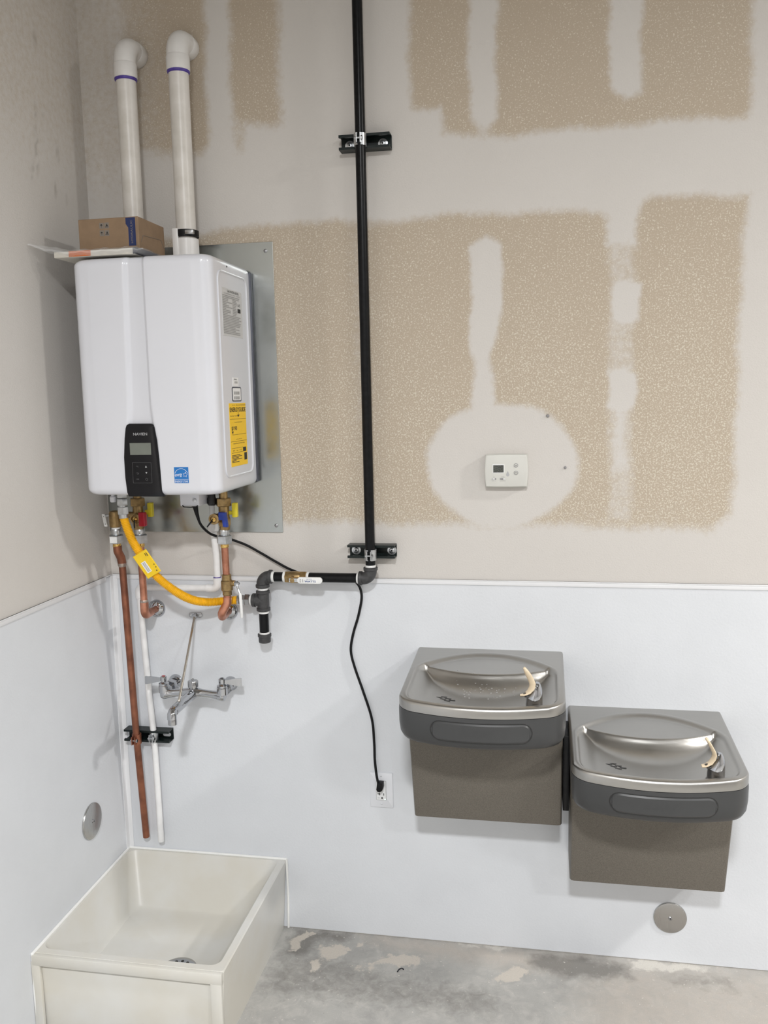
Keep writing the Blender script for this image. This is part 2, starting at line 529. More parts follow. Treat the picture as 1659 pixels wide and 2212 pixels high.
def fillet(pts, rad, n=8):
    """polyline with rounded corners"""
    pts = [Vector(p) for p in pts]
    rad = rad if isinstance(rad, (list, tuple)) else [rad] * (len(pts) - 2)
    out = [pts[0]]
    for i in range(1, len(pts) - 1):
        p, a, b = pts[i], (pts[i - 1] - pts[i]).normalized(), (pts[i + 1] - pts[i]).normalized()
        ang = a.angle(b)
        t = rad[i - 1] / math.tan(ang / 2)
        A, B = p + a * t, p + b * t
        c = p + (a + b).normalized() * (rad[i - 1] / math.sin(ang / 2))
        va, vb = A - c, B - c
        for k in range(n + 1):
            w = k / n
            v = va.lerp(vb, w).normalized() * rad[i - 1]
            out.append(c + v)
    out.append(pts[-1])
    return out


def spline(pts, per=12):
    """Catmull-Rom through points"""
    P = [np.array(p, float) for p in pts]
    P = [2 * P[0] - P[1]] + P + [2 * P[-1] - P[-2]]
    out = []
    for i in range(1, len(P) - 2):
        for k in range(per):
            t = k / per
            a, b, c, d = P[i - 1], P[i], P[i + 1], P[i + 2]
            out.append(0.5 * (2 * b + (c - a) * t + (2 * a - 5 * b + 4 * c - d) * t * t + (3 * b - a - 3 * c + d) * t ** 3))
    out.append(P[-2])
    return np.array(out)


def resample(pts, step):
    pts = np.asarray(pts, float)
    d = np.r_[0, np.cumsum(np.linalg.norm(np.diff(pts, axis=0), axis=1))]
    s = np.arange(0, d[-1], step)
    return np.stack([np.interp(s, d, pts[:, i]) for i in range(3)], 1), s


def text(name, body, mt, parent, center, width=None, height=None, facing='front', thick=0.0002, bold=0.0, spin=0.0):
    """flat printed lettering; facing: 'front' (looks to -y), 'right' (looks to +x)"""
    cu = D.curves.new(name, 'FONT')
    cu.body = body
    cu.size = 1.0
    cu.offset = bold
    cu.align_x = 'CENTER'
    cu.align_y = 'CENTER'
    cu.resolution_u = 2
    ob = D.objects.new(name, cu)
    COL.objects.link(ob)
    bpy.context.view_layer.update()
    dg = bpy.context.evaluated_depsgraph_get()
    me = D.meshes.new_from_object(ob.evaluated_get(dg))
    D.objects.remove(ob)
    D.curves.remove(cu)
    co = np.array([v.co[:] for v in me.vertices])
    lo, hi = co.min(0), co.max(0)
    c = (lo + hi) / 2
    e = hi - lo
    sx = width / e[0] if width else height / e[1]
    sy = height / e[1] if height else sx
    o0 = Vector(ORG[parent.name])
    cs, sn = math.cos(spin), math.sin(spin)
    for v in me.vertices:
        a0, b0 = (v.co.x - c[0]) * sx, (v.co.y - c[1]) * sy
        a, b = a0 * cs - b0 * sn, a0 * sn + b0 * cs
        if facing == 'front':
            w = Vector((center[0] + a, center[1], center[2] + b))
        else:
            w = Vector((center[0], center[1] + a, center[2] + b))
        v.co = w - o0
    me.materials.append(mt)
    o = D.objects.new(name, me)
    COL.objects.link(o)
    o.parent = parent
    ORG[o.name] = ORG[parent.name]
    return o


# ------------------------------------------------------------------ structure: room shell
HP = 1.22       # height of the white panels
XR, YF, ZC = 7.0, -8.2, 4.6


def poly_sdf(px, py, poly):
    """signed distance (negative inside) of points to polygon"""
    d = np.full(px.shape, 1e9)
    inside = np.zeros(px.shape, bool)
    n = len(poly)
    for i in range(n):
        ax, ay = poly[i]
        bx, by = poly[(i + 1) % n]
        ex, ey = bx - ax, by - ay
        t = np.clip(((px - ax) * ex + (py - ay) * ey) / (ex * ex + ey * ey + 1e-12), 0, 1)
        d = np.minimum(d, np.hypot(px - ax - t * ex, py - ay - t * ey))
        cnd = ((ay > py) != (by > py)) & (px < (bx - ax) * (py - ay) / (by - ay + 1e-12) + ax)
        inside ^= cnd
    return np.where(inside, -d, d)


def soft(sd, w):
    return np.clip(0.5 - sd / (2 * w), 0, 1)


def grid_obj(name, us, vs, fn, mt):
    U, V = np.meshgrid(us, vs)
    co = fn(U, V).reshape(-1, 3)
    nu, nv = len(us), len(vs)
    idx = np.arange(nu * nv).reshape(nv, nu)
    fs = np.stack([idx[:-1, :-1], idx[:-1, 1:], idx[1:, 1:], idx[1:, :-1]], -1).reshape(-1, 4)
    me = D.meshes.new(name)
    me.from_pydata(co.tolist(), [], fs.tolist())
    me.materials.append(mt)
    o = D.objects.new(name, me)
    COL.objects.link(o)
    ORG[o.name] = (0, 0, 0)
    return o, U.ravel(), V.ravel()


def attr(o, name, val):
    a = o.data.attributes.new(name, 'FLOAT', 'POINT')
    a.data.foreach_set('value', np.asarray(val, np.float32))


T1 = [(0.138, 3.2), (0.65, 3.2), (0.640, 2.614), (0.616, 2.611), (0.519, 2.618), (0.513, 2.538), (0.394, 2.537), (0.103, 2.549)]
T2 = [(1.035, 3.2), (1.98, 3.2), (1.977, 2.532), (1.71, 2.534), (1.324, 2.528), (1.134, 2.542), (1.124, 2.615), (1.04, 2.618)]
T3 = [(0.212, 2.298), (0.382, 2.303), (0.622, 2.322), (1.009, 2.308), (1.189, 2.317), (1.599, 2.299), (1.7, 2.331), (1.981, 2.323),
      (1.968, 2.099), (1.967, 1.71), (1.967, 1.429), (1.913, 1.371), (1.46, 1.384), (1.036, 1.385), (0.617, 1.391), (0.157, 1.376)]
M1 = [(0.42, 3.2), (0.495, 3.2), (0.491, 2.5), (0.408, 2.5)]
M2 = [(1.205, 3.2), (1.293, 3.2), (1.287, 2.578), (1.251, 2.546), (1.211, 2.577)]
M3 = [(1.594, 3.2), (1.693, 3.2), (1.689, 2.622), (1.646, 2.604), (1.605, 2.628)]
M4 = [(1.212, 2.226), (1.256, 2.253), (1.307, 2.228), (1.296, 1.995), (1.261, 1.874), (1.226, 1.875), (1.205, 1.944)]
M5 = [(1.225, 1.93), (1.265, 1.93), (1.283, 1.722), (1.197, 1.723)]
M6 = [(1.612, 2.102), (1.646, 2.113), (1.694, 2.098), (1.691, 1.994), (1.648, 1.98), (1.616, 1.997)]
M7 = [(1.607, 1.851), (1.65, 1.866), (1.689, 1.842), (1.684, 1.742), (1.645, 1.727), (1.608, 1.743)]
M8 = [(1.625, 1.76), (1.672, 1.76), (1.672, 1.62), (1.68, 1.55), (1.612, 1.55), (1.62, 1.64)]
MT = [(1.599, 2.40), (1.688, 2.40), (1.690, 2.20), (1.600, 2.20)]
F1 = [(1.599, 2.30), (1.688, 2.30), (1.691, 1.40), (1.608, 1.40)]
F2 = [(0.835, 2.30), (0.915, 2.30), (0.915, 1.70), (0.835, 1.70)]

xs = np.r_[0, np.arange(0.012, 2.3, 0.012), 4.5, XR]
zs = np.r_[0, 0.6, np.arange(1.2, 3.25, 0.012), ZC]
wall_back, Xv, Zv = grid_obj('wall_back', xs, zs, lambda U, V: np.stack([U, 0 * U, V], -1), M['wall'])
# wobble the borders of the trowelled areas
wx = Xv + 0.004 * np.sin(Zv * 23 + 1) + 0.002 * np.sin(Zv * 61 + Xv * 9)
wz = Zv + 0.004 * np.sin(Xv * 19 + 2) + 0.002 * np.sin(Xv * 53)
tan = np.maximum.reduce([soft(poly_sdf(wx, wz, T1), 0.035), soft(poly_sdf(wx, wz, T2), 0.026), soft(poly_sdf(wx, wz, T3), 0.026)])
mud = np.zeros_like(tan)
for pl, k, w in ((M1, 1, .025), (M2, 1, .02), (M3, 1, .02), (M4, 1, .016), (M5, .95, .02), (M6, 1, .014), (M7, 1, .016), (M8, .75, .02), (MT, .85, .02), (F1, .5, .02), (F2, .35, .03)):
    mud = np.maximum(mud, k * soft(poly_sdf(wx, wz, pl), w))
circ = np.hypot((wx - 1.297) / 0.228, (wz - 1.575) / 0.188) - 1
mud = np.maximum(mud, soft(circ * 0.2, 0.02))
# thin skim lower down and at the left of the upper field
mud = np.maximum(mud, 0.30 * np.clip((1.62 - Zv) / 0.25, 0, 1))
mud = np.maximum(mud, 0.45 * np.clip((0.45 - Xv) / 0.3, 0, 1) * (Zv > 2.45))
mud = np.maximum(mud, 0.35 * np.clip(1 - np.abs(Xv - 0.2) / 0.08, 0, 1) * (Zv > 2.45))
tan = np.clip(tan * (1 - mud), 0, 1)
tan = np.maximum(tan, 0.42 * np.clip((0.30 - Xv) / 0.2, 0, 1) * np.clip((Zv - 2.25) / 0.3, 0, 1))   # tan painted into the upper corner to mimic light falloff
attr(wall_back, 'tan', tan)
attr(wall_back, 'stain', np.clip(1 - np.hypot(Xv - 0.335, Zv - 1.228) / 0.004, 0, 1) * 0.0)
struct(wall_back)

ys = np.r_[-8.2, -4, -2, np.arange(-0.9, 0.0, 0.01), 0]
zs2 = np.r_[0, 0.6, np.arange(1.2, 3.25, 0.012), ZC]
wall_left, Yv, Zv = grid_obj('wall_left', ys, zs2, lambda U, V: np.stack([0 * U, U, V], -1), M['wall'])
attr(wall_left, 'tan', 0.40 * np.clip((Zv - 2.15) / 0.5, 0, 1))  # tan deepens upward, painting in the dimmer light near the top
stn = np.zeros_like(Yv)
for (sy, sz, ry, rz, k) in ((-.246, 2.822, .012, .035, .5), (-.266, 2.60, .007, .05, .6), (-.275, 2.53, .012, .05, .55), (-.279, 2.485, .010, .05, .6), (-.305, 2.44, .012, .03, .5),
                            (-.378, 2.654, .006, .02, .3), (-.163, 2.529, .012, .03, .5), (-.19, 2.417, .010, .025, .5), (-.127, 2.40, .006, .02, .4),
                            (-.23, 2.61, .005, .012, .5), (-.255, 2.68, .006, .02, .4), (-.283, 2.46, .006, .02, .7), (-.22, 2.70, .005, .015, .3)):
    stn = np.maximum(stn, k * np.clip(1.3 - np.hypot((Yv - sy) / ry, (Zv - sz) / rz), 0, 1))
attr(wall_left, 'stain', stn * np.clip(rng.random(stn.shape) * 1.4 - 0.2, 0, 1) * 0.85)
struct(wall_left)

xf = np.r_[0, np.arange(0.4, 2.4, 0.012), XR]
yf = np.r_[YF, -3, -1.2, np.arange(-0.8, 0.0, 0.012), 0]
floor, Xv, Yv = grid_obj('floor', xf, yf, lambda U, V: np.stack([U, V, 0 * U], -1), M['floor'])


def fl(polys, w):
    r = np.zeros_like(Xv)
    for p in polys:
        r = np.maximum(r, soft(poly_sdf(Xv + 0.008 * np.sin(Yv * 70), Yv + 0.006 * np.sin(Xv * 60), p), w))
    return r


attr(floor, 'paint', 0.95 * fl([[(0.691, -0.105), (0.773, -0.056), (0.807, -0.1), (0.763, -0.142), (0.718, -0.149)],
                         [(0.885, -0.147), (0.942, -0.087), (1.034, -0.097), (1.039, -0.141), (0.994, -0.152), (0.932, -0.139), (0.894, -0.192)],
                         [(1.268, -0.168), (1.336, -0.09), (1.38, -0.106), (1.354, -0.178), (1.297, -0.175)],
                         [(0.60, -0.085), (0.63, -0.02), (0.668, -0.012), (0.63, -0.110), (0.606, -0.130)],
                         [(0.83, -0.172), (0.862, -0.165), (0.868, -0.182), (0.84, -0.19)], [(0.70, -0.17), (0.735, -0.155), (0.722, -0.21), (0.70, -0.22)],
                         [(0.83, -.055), (0.85, -.05), (.855, -.075), (.835, -.08)],
                         [(0.875, -.06), (0.90, -.057), (.895, -.07)]], 0.018))
attr(floor, 'dark', np.maximum(0.95 * fl([[(1.38, -0.03), (1.52, -0.015), (1.70, -0.04), (1.69, -0.10), (1.50, -0.13), (1.40, -0.10)], [(0.60, -0.01), (0.80, 0.0), (0.78, -0.055), (0.70, -0.06), (0.66, -0.15), (0.59, -0.16)]], 0.03),
                               0.62 * fl([[(0.59, -0.14), (0.78, -0.14), (0.95, -0.19), (1.30, -0.21), (1.30, -0.34), (0.56, -0.34)], [(1.78, -0.06), (2.0, -0.05), (2.0, -0.11), (1.80, -0.12)]], 0.05)))
attr(floor, 'brown', np.maximum(fl([[(0.80, 0.0), (1.6, 0.0), (1.5, -0.12), (1.15, -0.10), (0.9, -0.06)]], 0.05), 0.85 * fl([[(1.55, 0.02), (2.6, 0.02), (2.6, -0.7), (1.45, -0.7)]], 0.12)))
attr(floor, 'powder', fl([[(1.69, 0.0), (1.98, 0.0), (1.90, -0.03), (1.75, -0.06), (1.70, -0.05)], [(1.10, 0.002), (1.36, 0.002), (1.3, -0.02), (1.15, -0.015)]], 0.02) * 0.95)
struct(floor)

# rest of the warehouse bay (behind the camera)
struct(MB().add([(XR, YF, 0), (XR, 0, 0), (XR, 0, ZC), (XR, YF, ZC)], [(0, 1, 2, 3)]).build('wall_right', M['plain_wall']))
struct(MB().add([(0, YF, 0), (XR, YF, 0), (XR, YF, ZC), (0, YF, ZC)], [(0, 1, 2, 3)]).build('wall_front', M['plain_wall']))
struct(MB().add([(0, YF, ZC), (XR, YF, ZC), (XR, 0, ZC), (0, 0, ZC)], [(0, 1, 2, 3)]).build('ceiling', M['ceiling']))

# white wall panels, their cap trims and the inside corner trim
lab(MB().box((0.0, -0.003, 0.003), (XR, 0, HP - 0.006)).build('wall_panel', M['frp'], wall_back), 'white panel covering the lower back wall')
lab(MB().box((0.0, -4.2, 0.003), (0.003, -0.003, HP - 0.006)).build('wall_panel', M['frp'], wall_left), 'white panel covering the lower left wall')
t = MB()
t.box((0.006, -0.0065, HP - 0.016), (XR, -0.001, HP), 0.0012)
t.box((0.006, -0.008, HP - 0.003), (XR, -0.001, HP), 0.0008)
struct(t.build('trim_1', M['trim']))
t = MB()
t.box((0.001, -4.2, HP - 0.016), (0.0065, -0.05, HP), 0.0012)
t.box((0.001, -4.2, HP - 0.003), (0.008, -0.012, HP), 0.0008)
struct(t.build('trim_2', M['trim']))
t = MB()
t.prism([(0.003, -0.003), (0.003, -0.022), (0.0055, -0.0225), (0.009, -0.009), (0.0225, -0.0055), (0.022, -0.003)], 0.25, HP - 0.004, plane='xy')
struct(t.build('trim_3', M['trim'], angle=20))

# ------------------------------------------------------------------ galvanized backing sheet
sh = thing('backing_sheet', 'large galvanized steel sheet fixed to the wall behind the water heater', 'metal sheet', (0.3, 0, 1.364))
MB().box((0.006, -0.0035, 1.364), (0.604, -0.0005, 2.268), 0.0008, 1).build('sheet', M['galv'], sh)
for (sx, sz) in ((0.581, 2.241), (0.583, 1.387), (0.03, 2.241), (0.03, 1.387)):
    MB().lathe((sx, -0.0035, sz), (0, -1, 0), [(0.0058, 0), (0.0058, 0.002), (0.004, 0.0035), (0.0015, 0.004)], 16).build('screw', M['screw'], sh)

# ------------------------------------------------------------------ water heater
YH = -0.345
h = thing('water_heater', 'white wall-hung tankless water heater with black control panel', 'water heater', (0.325, -0.02, 1.523))
X0, X1, Z0, Z1 = 0.116, 0.529, 1.523, 2.188


def chan(z):
    """left and right edge of the shallow centre channel at height z"""
    xl = 0.276 - 0.010 * np.clip((2.19 - z) / 0.5, 0, 1) - 0.012 * np.clip((1.80 - z) / 0.12, 0, 1) ** 2
    xr = 0.337 + 0.000 * z + 0.014 * np.clip((1.80 - z) / 0.12, 0, 1) ** 2
    return xl, xr


def sstep(x):
    x = np.clip(x, 0, 1)
    return x * x * (3 - 2 * x)


def front_y(x, z):
    xl, xr = chan(z)
    dip = sstep((x - xl + 0.001) / 0.015) * sstep((xr + 0.004 - x) / 0.012)
    return YH + 0.0085 * dip - 0.004 * (1 - ((x - 0.324) / 0.21) ** 2)


RC = 0.034   # corner radius of the shell
nz = 72
zz = Z0 + (Z1 - Z0) * (0.5 - 0.5 * np.cos(np.linspace(0, np.pi, nz)))
# section around: from back right up the side, round corner, front, round corner, left side to back
sec = []
for y in np.linspace(-0.022, YH + RC, 6):
    sec.append(('s', X1, y))
for a in np.linspace(0, 90, 9)[1:]:
    sec.append(('c', X1 - RC + RC * math.cos(math.radians(a)), YH + RC - RC * math.sin(math.radians(a))))
for x in np.linspace(X1 - RC, X0 + RC, 110)[1:]:
    sec.append(('f', x, YH))
for a in np.linspace(90, 180, 9)[1:]:
    sec.append(('c', X0 + RC + RC * math.cos(math.radians(a)), YH + RC - RC * math.sin(math.radians(a))))
for y in np.linspace(YH + RC, -0.022, 6)[1:]:
    sec.append(('s', X0, y))
v, f = [], []
R2 = 0.02
cx, cy = (X0 + X1) / 2, -0.18
for z in zz:
    e = min(z - Z0, Z1 - z)
    ins = R2 - math.sqrt(max(0, R2 * R2 - max(0, R2 - e) ** 2)) if e < R2 else 0
    for (k, x, y) in sec:
        yy = y
        if k == 'f':
            edge = min((x - X0 - RC) / 0.02, (X1 - RC - x) / 0.02, 1)
            yy = YH + (front_y(np.float64(x), z) - YH) * max(0, edge)
        x2 = x + (ins if x < cx - 0.17 else (-ins if x > cx + 0.17 else -(x - cx) / 0.17 * ins))
        y2 = yy + (ins if yy < -0.1 else 0)
        v.append((x2, y2, z))
ns = len(sec)
for i in range(nz - 1):
    for j in range(ns - 1):
        f.append((i * ns + j, i * ns + j + 1, (i + 1) * ns + j + 1, (i + 1) * ns + j))
    f.append((i * ns + ns - 1, i * ns, (i + 1) * ns, (i + 1) * ns + ns - 1))
f.append(tuple(range(ns)))
f.append(tuple((nz - 1) * ns + j for j in range(ns))[::-1])
MB().add(v, f).build('shell', M['enamel'], h, angle=30)
MB().box((X0 + 0.01, -0.022, Z0 + 0.008), (X1 + 0.006, -0.0045, Z1 - 0.012), 0.002).build('back_bracket', M['darksteel'], h)
# raised bead outlining the side panel
bead = [(X1 + 0.0005, y, z) for y, z in rrect(-0.290, -0.052, 1.568, 2.150, 0.028, 8)]
bead.append(bead[0])
MB().tube(bead, 0.0032, 8, cap=False).build('side_bead', M['enamel'], h)
lab(MB().lathe((X1, -0.21, 2.168), (1, 0, 0), [(0.0028, 0), (0.0028, 0.0012), (0.001, 0.002)], 12).build('screw', M['black'], h), 'small dark screw')
# rating label on the side
XL = X1 + 0.0012
rl = lab(MB().box((X1 - 0.0005, -0.262, 1.972), (X1 + 0.0008, -0.098, 2.106)).build('rating_label', M['grey_label'], h), 'grey label with rows of fine print')
text('heading_print', 'GAS WATER HEATER', M['print_black'], rl, (XL, -0.170, 2.099), width=0.095, facing='right')
text('small_print', 'COMMERCIAL TYPE', M['print_soft'], rl, (XL, -0.180, 2.091), width=0.130, height=0.004, facing='right')
pm = MB()
pb = MB()
for r_ in range(24):
    zr = 2.085 - r_ * 0.0046
    y0 = -0.258
    y1 = -0.118 if (r_ < 2 or r_ > 11) else -0.205 + 0.02 * math.sin(r_ * 2.1)
    y1 += 0.010 * math.sin(r_ * 3.7)
    if r_ in (19, 21):
        y1 = -0.16
    pm.add([(XL, y0, zr - 0.0014), (XL, y1, zr - 0.0014), (XL, y1, zr + 0.0014), (XL, y0, zr + 0.0014)], [(0, 1, 2, 3)])
    if 2 <= r_ <= 11:
        pm.add([(XL, -0.178, zr - 0.0014), (XL, -0.145 + 0.006 * math.sin(r_ * 5), zr - 0.0014), (XL, -0.145 + 0.006 * math.sin(r_ * 5), zr + 0.0014), (XL, -0.178, zr + 0.0014)], [(0, 1, 2, 3)])
pm.build('fine_print', M['print_soft'], rl)['kind'] = 'stuff'
MB().box((X1, -0.136, 2.044), (XL + 0.0002, -0.112, 2.056)).build('black_mark', M['print_black'], rl)
text('mark_print', 'US', M['print_black'], rl, (XL, -0.124, 2.066), width=0.02, height=0.008, facing='right')
# barcode stickers
b1 = lab(MB().box((X1 - 0.0005, -0.203, 1.8290), (X1 + 0.0008, -0.155, 1.854)).build('sticker', M['white_label'], h), 'small white sticker with a tiny barcode')
MB().box((X1, -0.193, 1.8365), (XL, -0.164, 1.8425)).build('barcode', M['barcode'], b1)
text('sticker_print', 'SERIAL', M['print_black'], b1, (XL, -0.18, 1.8485), width=0.026, height=0.004, facing='right')
b2 = lab(MB().prism(rrect(-0.212, -0.134, 1.784, 1.826, 0.006), X1 - 0.0005, X1 + 0.0007, plane='yz').build('sticker', M['border'], h), 'white barcode sticker with a dark border')
MB().prism(rrect(-0.207, -0.139, 1.787, 1.823, 0.004), X1, X1 + 0.0010, plane='yz').build('white_field', M['white_label'], b2)
MB().box((X1, -0.198, 1.804), (XL + 0.0002, -0.152, 1.813)).build('barcode', M['barcode'], b2)
MB().box((X1, -0.198, 1.790), (XL + 0.0002, -0.152, 1.799)).build('barcode', M['barcode'], b2)
# yellow energy label
eg = lab(MB().box((X1 - 0.0005, -0.242, 1.594), (X1 + 0.0008, -0.101, 1.779)).build('energy_label', M['yellow_label'], h), 'yellow energy label with black lettering')
text('label_lettering', 'ENERGYGUIDE', M['print_black'], eg, (XL, -0.171, 1.760), width=0.134, height=0.0135, facing='right', bold=0.02)
text('small_lettering', 'U.S. Government', M['print_black'], eg, (XL, -0.16, 1.7735), width=0.115, height=0.003, facing='right')
text('small_lettering', 'Water Heater - Natural Gas', M['print_black'], eg, (XL, -0.205, 1.742), width=0.066, height=0.003, facing='right')
text('small_lettering', 'Estimated Yearly Energy Cost', M['print_black'], eg, (XL, -0.172, 1.723), width=0.066, height=0.0035, facing='right')
text('price_lettering', '$193', M['print_black'], eg, (XL, -0.207, 1.705), width=0.046, height=0.013, facing='right', bold=0.02)
text('small_lettering', 'Cost Range of Similar Models', M['print_black'], eg, (XL, -0.172, 1.673), width=0.05, height=0.003, facing='right')
text('small_lettering', 'Estimated Energy Use First Hour Rating', M['print_black'], eg, (XL, -0.172, 1.6605), width=0.096, height=0.0045, facing='right')
for k, (wd, zr) in enumerate(((0.07, 1.6265), (0.085, 1.6225), (0.055, 1.6185), (0.085, 1.6145), (0.035, 1.6105), (0.06, 1.6065))):
    MB().box((X1, -0.236, zr - 0.0009), (XL, -0.236 + wd, zr + 0.0009)).build('text_line', M['print_black'], eg)
for zr, ya, yb in ((1.7325, -0.24, -0.103), (1.687, -0.226, -0.108), (1.667, -0.24, -0.103), (1.6475, -0.236, -0.14), (1.634, -0.236, -0.14)):
    MB().box((X1, ya, zr - 0.0004), (XL, yb, zr + 0.0004)).build('rule', M['print_black'], eg)
MB().box((X1, -0.139, 1.634), (XL, -0.112, 1.647)).build('black_mark', M['print_black'], eg)
MB().box((X1, -0.130, 1.608), (XL, -0.107, 1.630)).build('black_mark', M['print_black'], eg)
MB().add([(XL, -0.168, 1.738), (XL, -0.178, 1.745), (XL, -0.158, 1.745)], [(0, 1, 2)]).add([(XL, -0.169, 1.744), (XL, -0.167, 1.744), (XL, -0.167, 1.756), (XL, -0.169, 1.756)], [(0, 1, 2, 3)]).build('arrow', M['print_black'], eg)
MB().add([(XL, -0.222, 1.6885), (XL, -0.230, 1.697), (XL, -0.214, 1.697)], [(0, 1, 2)]).build('pointer', M['print_black'], eg)
text('small_lettering', '4.9   to   9.3', M['print_black'], eg, (XL, -0.19, 1.6405), width=0.075, height=0.004, facing='right')
# control panel: tapered glossy black shape following the channel
cp = [(0.2585, 1.716), (0.262, 1.724), (0.270, 1.7285), (0.335, 1.7275), (0.3425, 1.724), (0.346, 1.717), (0.3515, 1.672), (0.3555, 1.63), (0.3575, 1.57), (0.3585, 1.535), (0.362, 1.520),
      (0.256, 1.5205), (0.252, 1.532), (0.2485, 1.575), (0.2485, 1.633), (0.2535, 1.685)]
YP = YH - 0.0058
ct = MB().prism(cp, YH + 0.012, YP, 0.0015).build('control_panel', M['black_gloss'], h)
MB().box((0.2685, YP - 0.0004, 1.6395), (0.3325, YP + 0.001, 1.6735), 0.0003, 1).build('display', M['lcd'], ct)
text('logo_lettering', 'NAVIEN', M['print_grey'], ct, (0.3025, YP - 0.0005, 1.6985), width=0.042, height=0.0075, bold=0.004)
k = MB()
for xa, xb, za, zb in ((0.273, 0.3305, 1.6175, 1.6180), (0.273, 0.3305, 1.559, 1.5595), (0.273, 0.2735, 1.559, 1.618), (0.330, 0.3305, 1.559, 1.618)):
    k.box((xa, YP - 0.0004, za), (xb, YP + 0.0003, zb))
k.build('keypad_outline', M['print_dim'], ct)
yk = YP - 0.0005
MB().add([(0.3115, yk, 1.6035), (0.3175, yk, 1.6035), (0.3145, yk, 1.6095)], [(0, 1, 2)]).build('up_key', M['print_grey'], ct)
MB().add([(0.3120, yk, 1.5905), (0.3175, yk, 1.5905), (0.31475, yk, 1.5855)], [(0, 1, 2)]).build('down_key', M['print_grey'], ct)
MB().tube([(0.3145 + 0.0032 * math.cos(a), yk, 1.5700 + 0.0032 * math.sin(a)) for a in np.linspace(0, 2 * math.pi, 17)], 0.0004, 6).build('power_key', M['print_dim'], ct)
text('ok_key', 'OK', M['print_dim'], ct, (0.2875, yk, 1.5705), width=0.008)
MB().tube([(0.2845, yk, 1.5885), (0.290, yk, 1.5885), (0.2912, yk, 1.587), (0.290, yk, 1.5850), (0.287, yk, 1.5850)], 0.0005, 6).build('back_key', M['print_dim'], ct)
MB().tube([(0.2845, yk, 1.6075), (0.290, yk, 1.6075), (0.2905, yk, 1.604)], 0.0005, 6).build('menu_key', M['print_dim'], ct)
# blue star label on the front
ys_ = float(front_y(np.float64(0.42), 1.58)) - 0.0006
es = lab(MB().box((0.3975, ys_, 1.5585), (0.4400, ys_ + 0.003, 1.6040)).build('star_label', M['blue_label'], h), 'small blue label with a white star outline')
yk = ys_ - 0.0004
MB().box((0.3985, yk, 1.5685), (0.439, ys_, 1.5693)).build('rule', M['print_white'], es)
text('label_lettering', 'ENERGY STAR', M['print_white'], es, (0.4188, yk, 1.5633), width=0.039, height=0.006)
text('script_lettering', 'energy', M['print_white'], es, (0.4105, yk, 1.5800), width=0.022, height=0.0095, spin=0.12)
MB().tube([(0.4188 + 0.0195 * math.cos(a), yk, 1.5815 + 0.0180 * math.sin(a)) for a in np.linspace(math.radians(15), math.radians(165), 20)], 0.0005, 6).build('arc', M['print_white'], es)
st = []
for i in range(11):
    a = math.pi / 2 + i * math.pi / 5 - 0.15
    r_ = 0.0075 if i % 2 == 0 else 0.0034
    st.append((0.4305 + r_ * math.cos(a), yk, 1.5825 + r_ * math.sin(a)))
MB().tube(st, 0.0005, 6).build('star', M['print_white'], es)
# underside fittings of the heater
jb = MB().box((0.338, -0.185, 1.471), (0.400, -0.11, 1.530), 0.004).build('junction_box', M['enamel'], h)
MB().tube([(0.346, -0.186, 1.474), (0.352, -0.188, 1.470), (0.372, -0.189, 1.469), (0.390, -0.188, 1.470), (0.396, -0.186, 1.474)], 0.0016, 8).build('gasket', M['rubber'], jb)
MB().lathe((0.386, -0.185, 1.490), (0, -1, 0), [(0.006, 0), (0.006, 0.003), (0.003, 0.0045)], 14).build('screw', M['zinc'], jb)
lab(MB().lathe((0.413, -0.115, 1.466), (0, 0, 1), [(0.011, 0), (0.0145, 0.004), (0.0145, 0.020), (0.012, 0.027), (0.012, 0.06)], 10).build('drain_cap', M['black'], h), 'black ribbed cap of the condensate outlet')
MB().cyl((0.410, -0.11, 1.405), (0.410, -0.11, 1.470), 0.0085, 20).build('clear_tube', M['clear_tube'], h)
lab(MB().box((0.20, -0.22, 1.512), (0.30, -0.10, 1.526), 0.002).build('bottom_plate', M['zinc'], h), 'bare steel plate under the case')
lab(MB().lathe((0.128, -0.20, 1.486), (0, 0, 1), [(0.008, 0), (0.010, 0.003), (0.010, 0.016), (0.006, 0.02), (0.006, 0.04)], 14).build('port_plug', M['enamel'], h), 'small white plug under the case')
lab(MB().hexnut((0.157, -0.2, 1.500), (0.157, -0.2, 1.53), 0.016).build('gas_inlet', M['zinc'], h), 'steel gas inlet stub')


